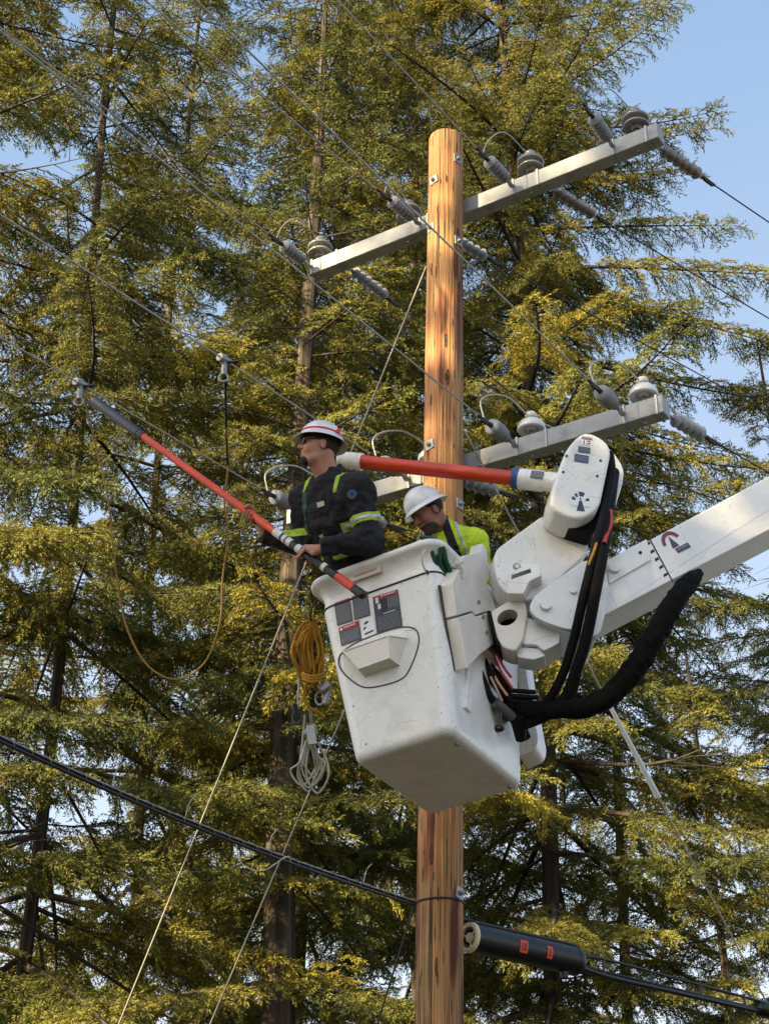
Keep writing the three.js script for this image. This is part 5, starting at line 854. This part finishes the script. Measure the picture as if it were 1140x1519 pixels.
  mesh('trousers', boxUV(surface((p) => { let d = cap(p, J.pel, J.pel.clone().add(V(0, -0.06, 0)), 0.15, 0.15); for (const [k, f] of [[kneeL, footL], [kneeR, footR]]) { d = smin(d, cap(p, J.pel, k, 0.1, 0.08), 0.05); d = smin(d, cap(p, k, f, 0.08, 0.068), 0.04); } return d; }, ...boundsOf([J.pel, footL, footR, kneeL, kneeR], 0.16), 0.018), 3), cloth(44, 48, 64), man);
  for (const f of [footL, footR]) mesh('boot', smooth(boxUV(new THREE.SphereGeometry(0.07, 14, 10).scale(1.7, 0.6, 0.8).translate(...f.clone().add(V(-0.04, 0, 0.03)).toArray()), 2)), cloth(50, 36, 26), man);
  mesh('hair', surface((p) => { const q = p.clone().applyMatrix4(F.inv); return Math.max(headField(q) - 0.006, q.x - (q.y > 0.01 ? 0.03 : -0.02), -0.08 - q.y, q.y - 0.09, -(headField(q) + 0.01)); }, ...boundsOf([F.w(-0.12, 0.1, 0.09), F.w(-0.12, -0.09, -0.09), F.w(0.09, 0.1, 0)], 0.03), 0.006), std(srgb(34, 26, 24), 0.85), body);
  mesh('beard', surface((p) => { const q = p.clone().applyMatrix4(F.inv); return Math.max(headField(q) - 0.002, ellip(q, V(0.05, -0.09, 0), V(0.062, 0.045, 0.06)), -(headField(q) + 0.01)); }, ...boundsOf([F.w(0.06, -0.1, 0)], 0.1), 0.006), std(srgb(62, 45, 38), 0.9), body);
  hardHat(man, F, 'white full brim hard hat with ridges', false, true);
}
settle(lift, V(0.4, 0, -8.5));
// ---------------------------------------------------------------- communication cable and splice case
{
  const h = atRange(615, 1340, 9.87).y, p0 = atRange(616, 1342, 9.85), p1 = atHeight(0, 1075, h + 0.02), d = p1.clone().sub(p0);
  const g = thing('cable_bundle', 'black lashed cable bundle sagging to the pole below the bucket', 'cable');
  const P = (s, dy) => p0.clone().addScaledVector(d, s).add(V(0, dy - 0.09 * Math.sin(Math.PI * Math.min(1, s / 1.4)), 0));
  const line = (dy, rr, mat, name) => { const q = []; for (let i = 0; i <= 16; i++) q.push(P(i / 16 * 1.5, dy)); mesh(name, tube(q, rr, 7, 48), mat, g); };
  line(0.022, 0.0035, wireMat, 'support_strand'); line(-0.002, 0.0095, blackMat, 'cable'); line(0.012, 0.006, rubberMat, 'cable');
  { const q = []; for (let i = 0; i <= 220; i++) { const s = i / 220 * 1.1, a = i * 0.9; q.push(P(s, 0.012).add(V(Math.cos(a) * 0.012, Math.sin(a) * 0.017, 0))); } mesh('lashing_wire', tube(q, 0.0015, 4, 660), wireMat, g); }
  for (const s of [0.42, 0.62, 0.78, 0.16]) { const b = P(s, 0.03); mesh('tie_tail', tube([b, b.clone().add(V(0.02, 0.07, 0.02)), b.clone().add(V(0.05, 0.10, 0.03))], 0.003, 5, 8), ropeMat, g); }
  { const b = P(0.5, -0.01); mesh('loose_loop', tube([b, b.clone().add(V(0.03, -0.10, 0)), b.clone().add(V(0.14, -0.14, 0)), b.clone().add(V(0.25, -0.07, 0.0)), P(0.36, 0)], 0.003, 5, 20), ropeMat, g); }
  // hook round the pole
  mesh('pole_strap', new THREE.TorusGeometry(poleR(h) + 0.006, 0.006, 6, 32).rotateX(Math.PI / 2).translate(poleAt(h).x, h + 0.03, poleAt(h).z), darkWireMat, g);
  const dr = p0.clone().add(V(-0.01, -0.01, 0)), e = at(556, 1530, 9.9), ed = e.clone().sub(dr);
  tag(mesh('drop_wire', rod(dr, dr.clone().addScaledVector(ed, 1.6), 0.006, 0.006, 6), darkWireMat), 'thin drop wire hanging down from the cable hook on the pole', 'wire');

  // splice case on the far side
  const s0 = atHeight(697, 1391, h - 0.14), s1 = atHeight(858, 1427, h - 0.16), sd = s1.clone().sub(s0), L = sd.length(); sd.normalize();
  const sp = thing('splice_case', 'black cylindrical cable splice case with two orange tags beside the pole', 'splice case'); sp.position.copy(s0);
  const R = 0.088;
  mesh('body', latheAlong([[0.05, 0.0], [R * 0.97, 0.0], [R, 0.015], [R, L * 0.48], [R * 0.965, L * 0.485], [R * 0.965, L * 0.495], [R, L * 0.50], [R, L * 0.93], [R * 1.05, L * 0.935], [R * 1.05, L * 0.97], [R * 0.8, L], [0.001, L]], V(0, 0, 0), sd, 36), blackMat, sp);
  mesh('end_ring', latheAlong([[0.066, -0.012], [0.090, -0.012], [0.092, 0.012], [0.062, 0.012], [0.066, -0.012]], V(0, 0, 0).addScaledVector(sd, -0.006), sd, 36), std(srgb(226, 208, 176), 0.6), sp);
  mesh('end_core', merge([latheAlong([[0.001, -0.01], [0.03, -0.01], [0.034, 0.01], [0.001, 0.01]], V(0, 0, 0), sd, 20), ...[0, 1, 2].map((k) => { const s = V(0, 1, 0).cross(sd).normalize(), v = sd.clone().cross(s), a = k * 2.09 + 0.4; const o = s.clone().multiplyScalar(Math.cos(a)).addScaledVector(v, Math.sin(a)); return rod(o.clone().multiplyScalar(0.02), o.clone().multiplyScalar(0.07), 0.008, 0.008, 6); })]), std(srgb(214, 196, 165), 0.6), sp);
  mesh('clamp_bar', merge([rod(V(0, R + 0.012, 0).addScaledVector(sd, 0.03), V(0, R + 0.012, 0).addScaledVector(sd, L * 0.97), 0.012, 0.012, 8)]), blackMat, sp);
  mesh('foot', merge([rod(V(0, -R * 0.9, 0).addScaledVector(sd, L * 0.85), V(0, -R - 0.03, 0).addScaledVector(sd, L * 0.85), 0.03, 0.025, 10)]), blackMat, sp);
  // orange tags bent round the shell, each with dark digits-like bars printed
  const tagTex = (kind) => { const c = document.createElement('canvas'); c.width = c.height = 128; const x = c.getContext('2d'); x.fillStyle = '#e2502a'; x.fillRect(0, 0, 128, 128); x.fillStyle = '#3a1410'; if (kind) { x.fillRect(28, 26, 18, 76); x.fillRect(64, 26, 38, 14); x.fillRect(64, 88, 38, 14); x.fillRect(64, 26, 14, 76); x.fillRect(90, 26, 14, 76); } else { x.fillRect(44, 22, 40, 14); x.fillRect(44, 56, 40, 14); x.fillRect(44, 92, 40, 14); x.fillRect(44, 22, 14, 84); x.fillRect(72, 22, 14, 84); } const t = new THREE.CanvasTexture(c); t.colorSpace = THREE.SRGBColorSpace; return t; };
  const side = V(0, 1, 0).cross(sd).normalize(); const toCam = EYE.clone().sub(s0).setY(0).normalize(); if (side.dot(toCam) < 0) side.negate();
  const upv = side.clone().cross(sd).normalize(); if (upv.y < 0) upv.negate();
  [[0.40, 0.062, 1], [0.64, 0.042, 0]].forEach(([f, w, kind]) => {
    const pos = [], uv = [], idx = []; for (let i = 0; i <= 8; i++) for (const k of [0, 1]) { const a = -0.55 + i / 8 * 0.85, rr = R + 0.0025; const p = side.clone().multiplyScalar(Math.cos(a) * rr).addScaledVector(upv, Math.sin(a) * rr).addScaledVector(sd, L * f + (k - 0.5) * w); pos.push(p.x, p.y, p.z); uv.push(k, i / 8); }
    for (let i = 0; i < 8; i++) { const a = i * 2; idx.push(a, a + 1, a + 2, a + 1, a + 3, a + 2); }
    const gg = new THREE.BufferGeometry(); gg.setAttribute('position', new THREE.Float32BufferAttribute(pos, 3)); gg.setAttribute('uv', new THREE.Float32BufferAttribute(uv, 2)); gg.setIndex(idx); gg.computeVertexNormals();
    mesh('orange_tag', gg, std(0xffffff, 0.6, { map: tagTex(kind) }), sp);
  });
  // strands that carry on
  const far = atHeight(1140, 1497, h - 0.2), fd = far.clone().sub(s1);
  const run = thing('far_cable', 'pair of black cables running on from the splice case', 'cable');
  const Q = (s, dy) => s1.clone().addScaledVector(fd, s).add(V(0, dy, 0));
  for (const [dy, rr] of [[0.055, 0.010], [-0.045, 0.018], [-0.02, 0.008]]) mesh('cable', tube([Q(-0.04, dy * 0.5), Q(0.1, dy), Q(0.5, dy * 0.9), Q(1, dy * 0.7), Q(1.6, dy * 0.6)], rr, 7, 40), blackMat, run);
  for (const s of [0.12, 0.36, 0.62, 0.86]) mesh('spacer', rod(Q(s, 0.06), Q(s, -0.06), 0.011, 0.011, 6), blackMat, run);
  mesh('end_boot', latheAlong([[0.001, 0], [0.05, 0.02], [0.06, 0.15], [0.03, 0.3], [0.001, 0.31]], Q(0.93, -0.01), fd), blackMat, run);
  mesh('strand_to_pole', tube([poleAt(h - 0.05).add(V(0.12, 0, 0)), s0.clone().add(V(0, R + 0.02, 0)), s1.clone().add(V(0, 0.06, 0))], 0.006, 6, 20), darkWireMat, run);
}
// ---------------------------------------------------------------- grounding jumper clipped to two conductors
{
  const on = (line, px) => { let best = line.w0, e = 1e9; for (let i = 0; i <= 2000; i++) { const p = line.w0.clone().lerp(line.far, i / 2000), q = p.clone().sub(EYE), z = q.dot(FW); if (z < 1) break; const x = 570 + FPX * q.dot(RT) / z; if (Math.abs(x - px) < e) { e = Math.abs(x - px); best = p; } } return best; };
  const c1 = on(LOW[1], 333), c2 = on(LOW[0], 120); const d1 = c1.clone().sub(EYE).dot(FW), d2 = c2.clone().sub(EYE).dot(FW);
  console.log('clamp depths', d1.toFixed(2), d2.toFixed(2));
  const g = thing('grounding_jumper', 'yellow brown jumper cable hung in a loop between two conductors', 'jumper cable'); 
  const dep = (k) => d1 + (d2 - d1) * k;
  mesh('cable', tube([c1.clone().add(V(0.01, -0.05, 0)), at(335, 610, dep(0)), at(338, 690, dep(0)), at(333, 745, dep(0.02)), at(338, 790, dep(0.05)), at(330, 860, dep(0.1)), at(326, 925, dep(0.15)), at(302, 985, dep(0.3)), at(262, 1008, dep(0.45)), at(222, 990, dep(0.6)), at(188, 930, dep(0.75)), at(170, 830, dep(0.85)), at(160, 740, dep(0.92)), at(142, 660, dep(1)), c2.clone().add(V(0.01, -0.04, 0))], 0.006, 7, 120), std(0xffffff, 0.7, { map: speck(140, 108, 52, 0.3, 0.15) }), g);
  for (const [c, n] of [[c1, LOW[1].dir], [c2, LOW[0].dir]]) {
    const cl = mesh('clamp', merge([rod(c.clone().addScaledVector(n, -0.05), c.clone().addScaledVector(n, 0.05), 0.026, 0.026, 10), rod(c.clone().add(V(0, -0.11, 0)), c.clone().add(V(0, 0.03, 0)), 0.018, 0.018, 8), new THREE.TorusGeometry(0.028, 0.008, 6, 14).applyMatrix4(new THREE.Matrix4().setPosition(c.clone().add(V(0, -0.13, 0))))]), galvMat, g);
    mesh('clamp_screw', rod(c.clone().add(V(0, -0.02, 0)), c.clone().add(V(0.09, -0.02, 0.02)), 0.009, 0.009, 6), darkWireMat, cl);
  }
  mesh('sleeve', tube([c1.clone().add(V(0.01, -0.08, 0)), at(335, 610, dep(0)), at(338, 690, dep(0))], 0.008, 7, 30), rubberMat, g);
}
renderer.render(scene, camera);
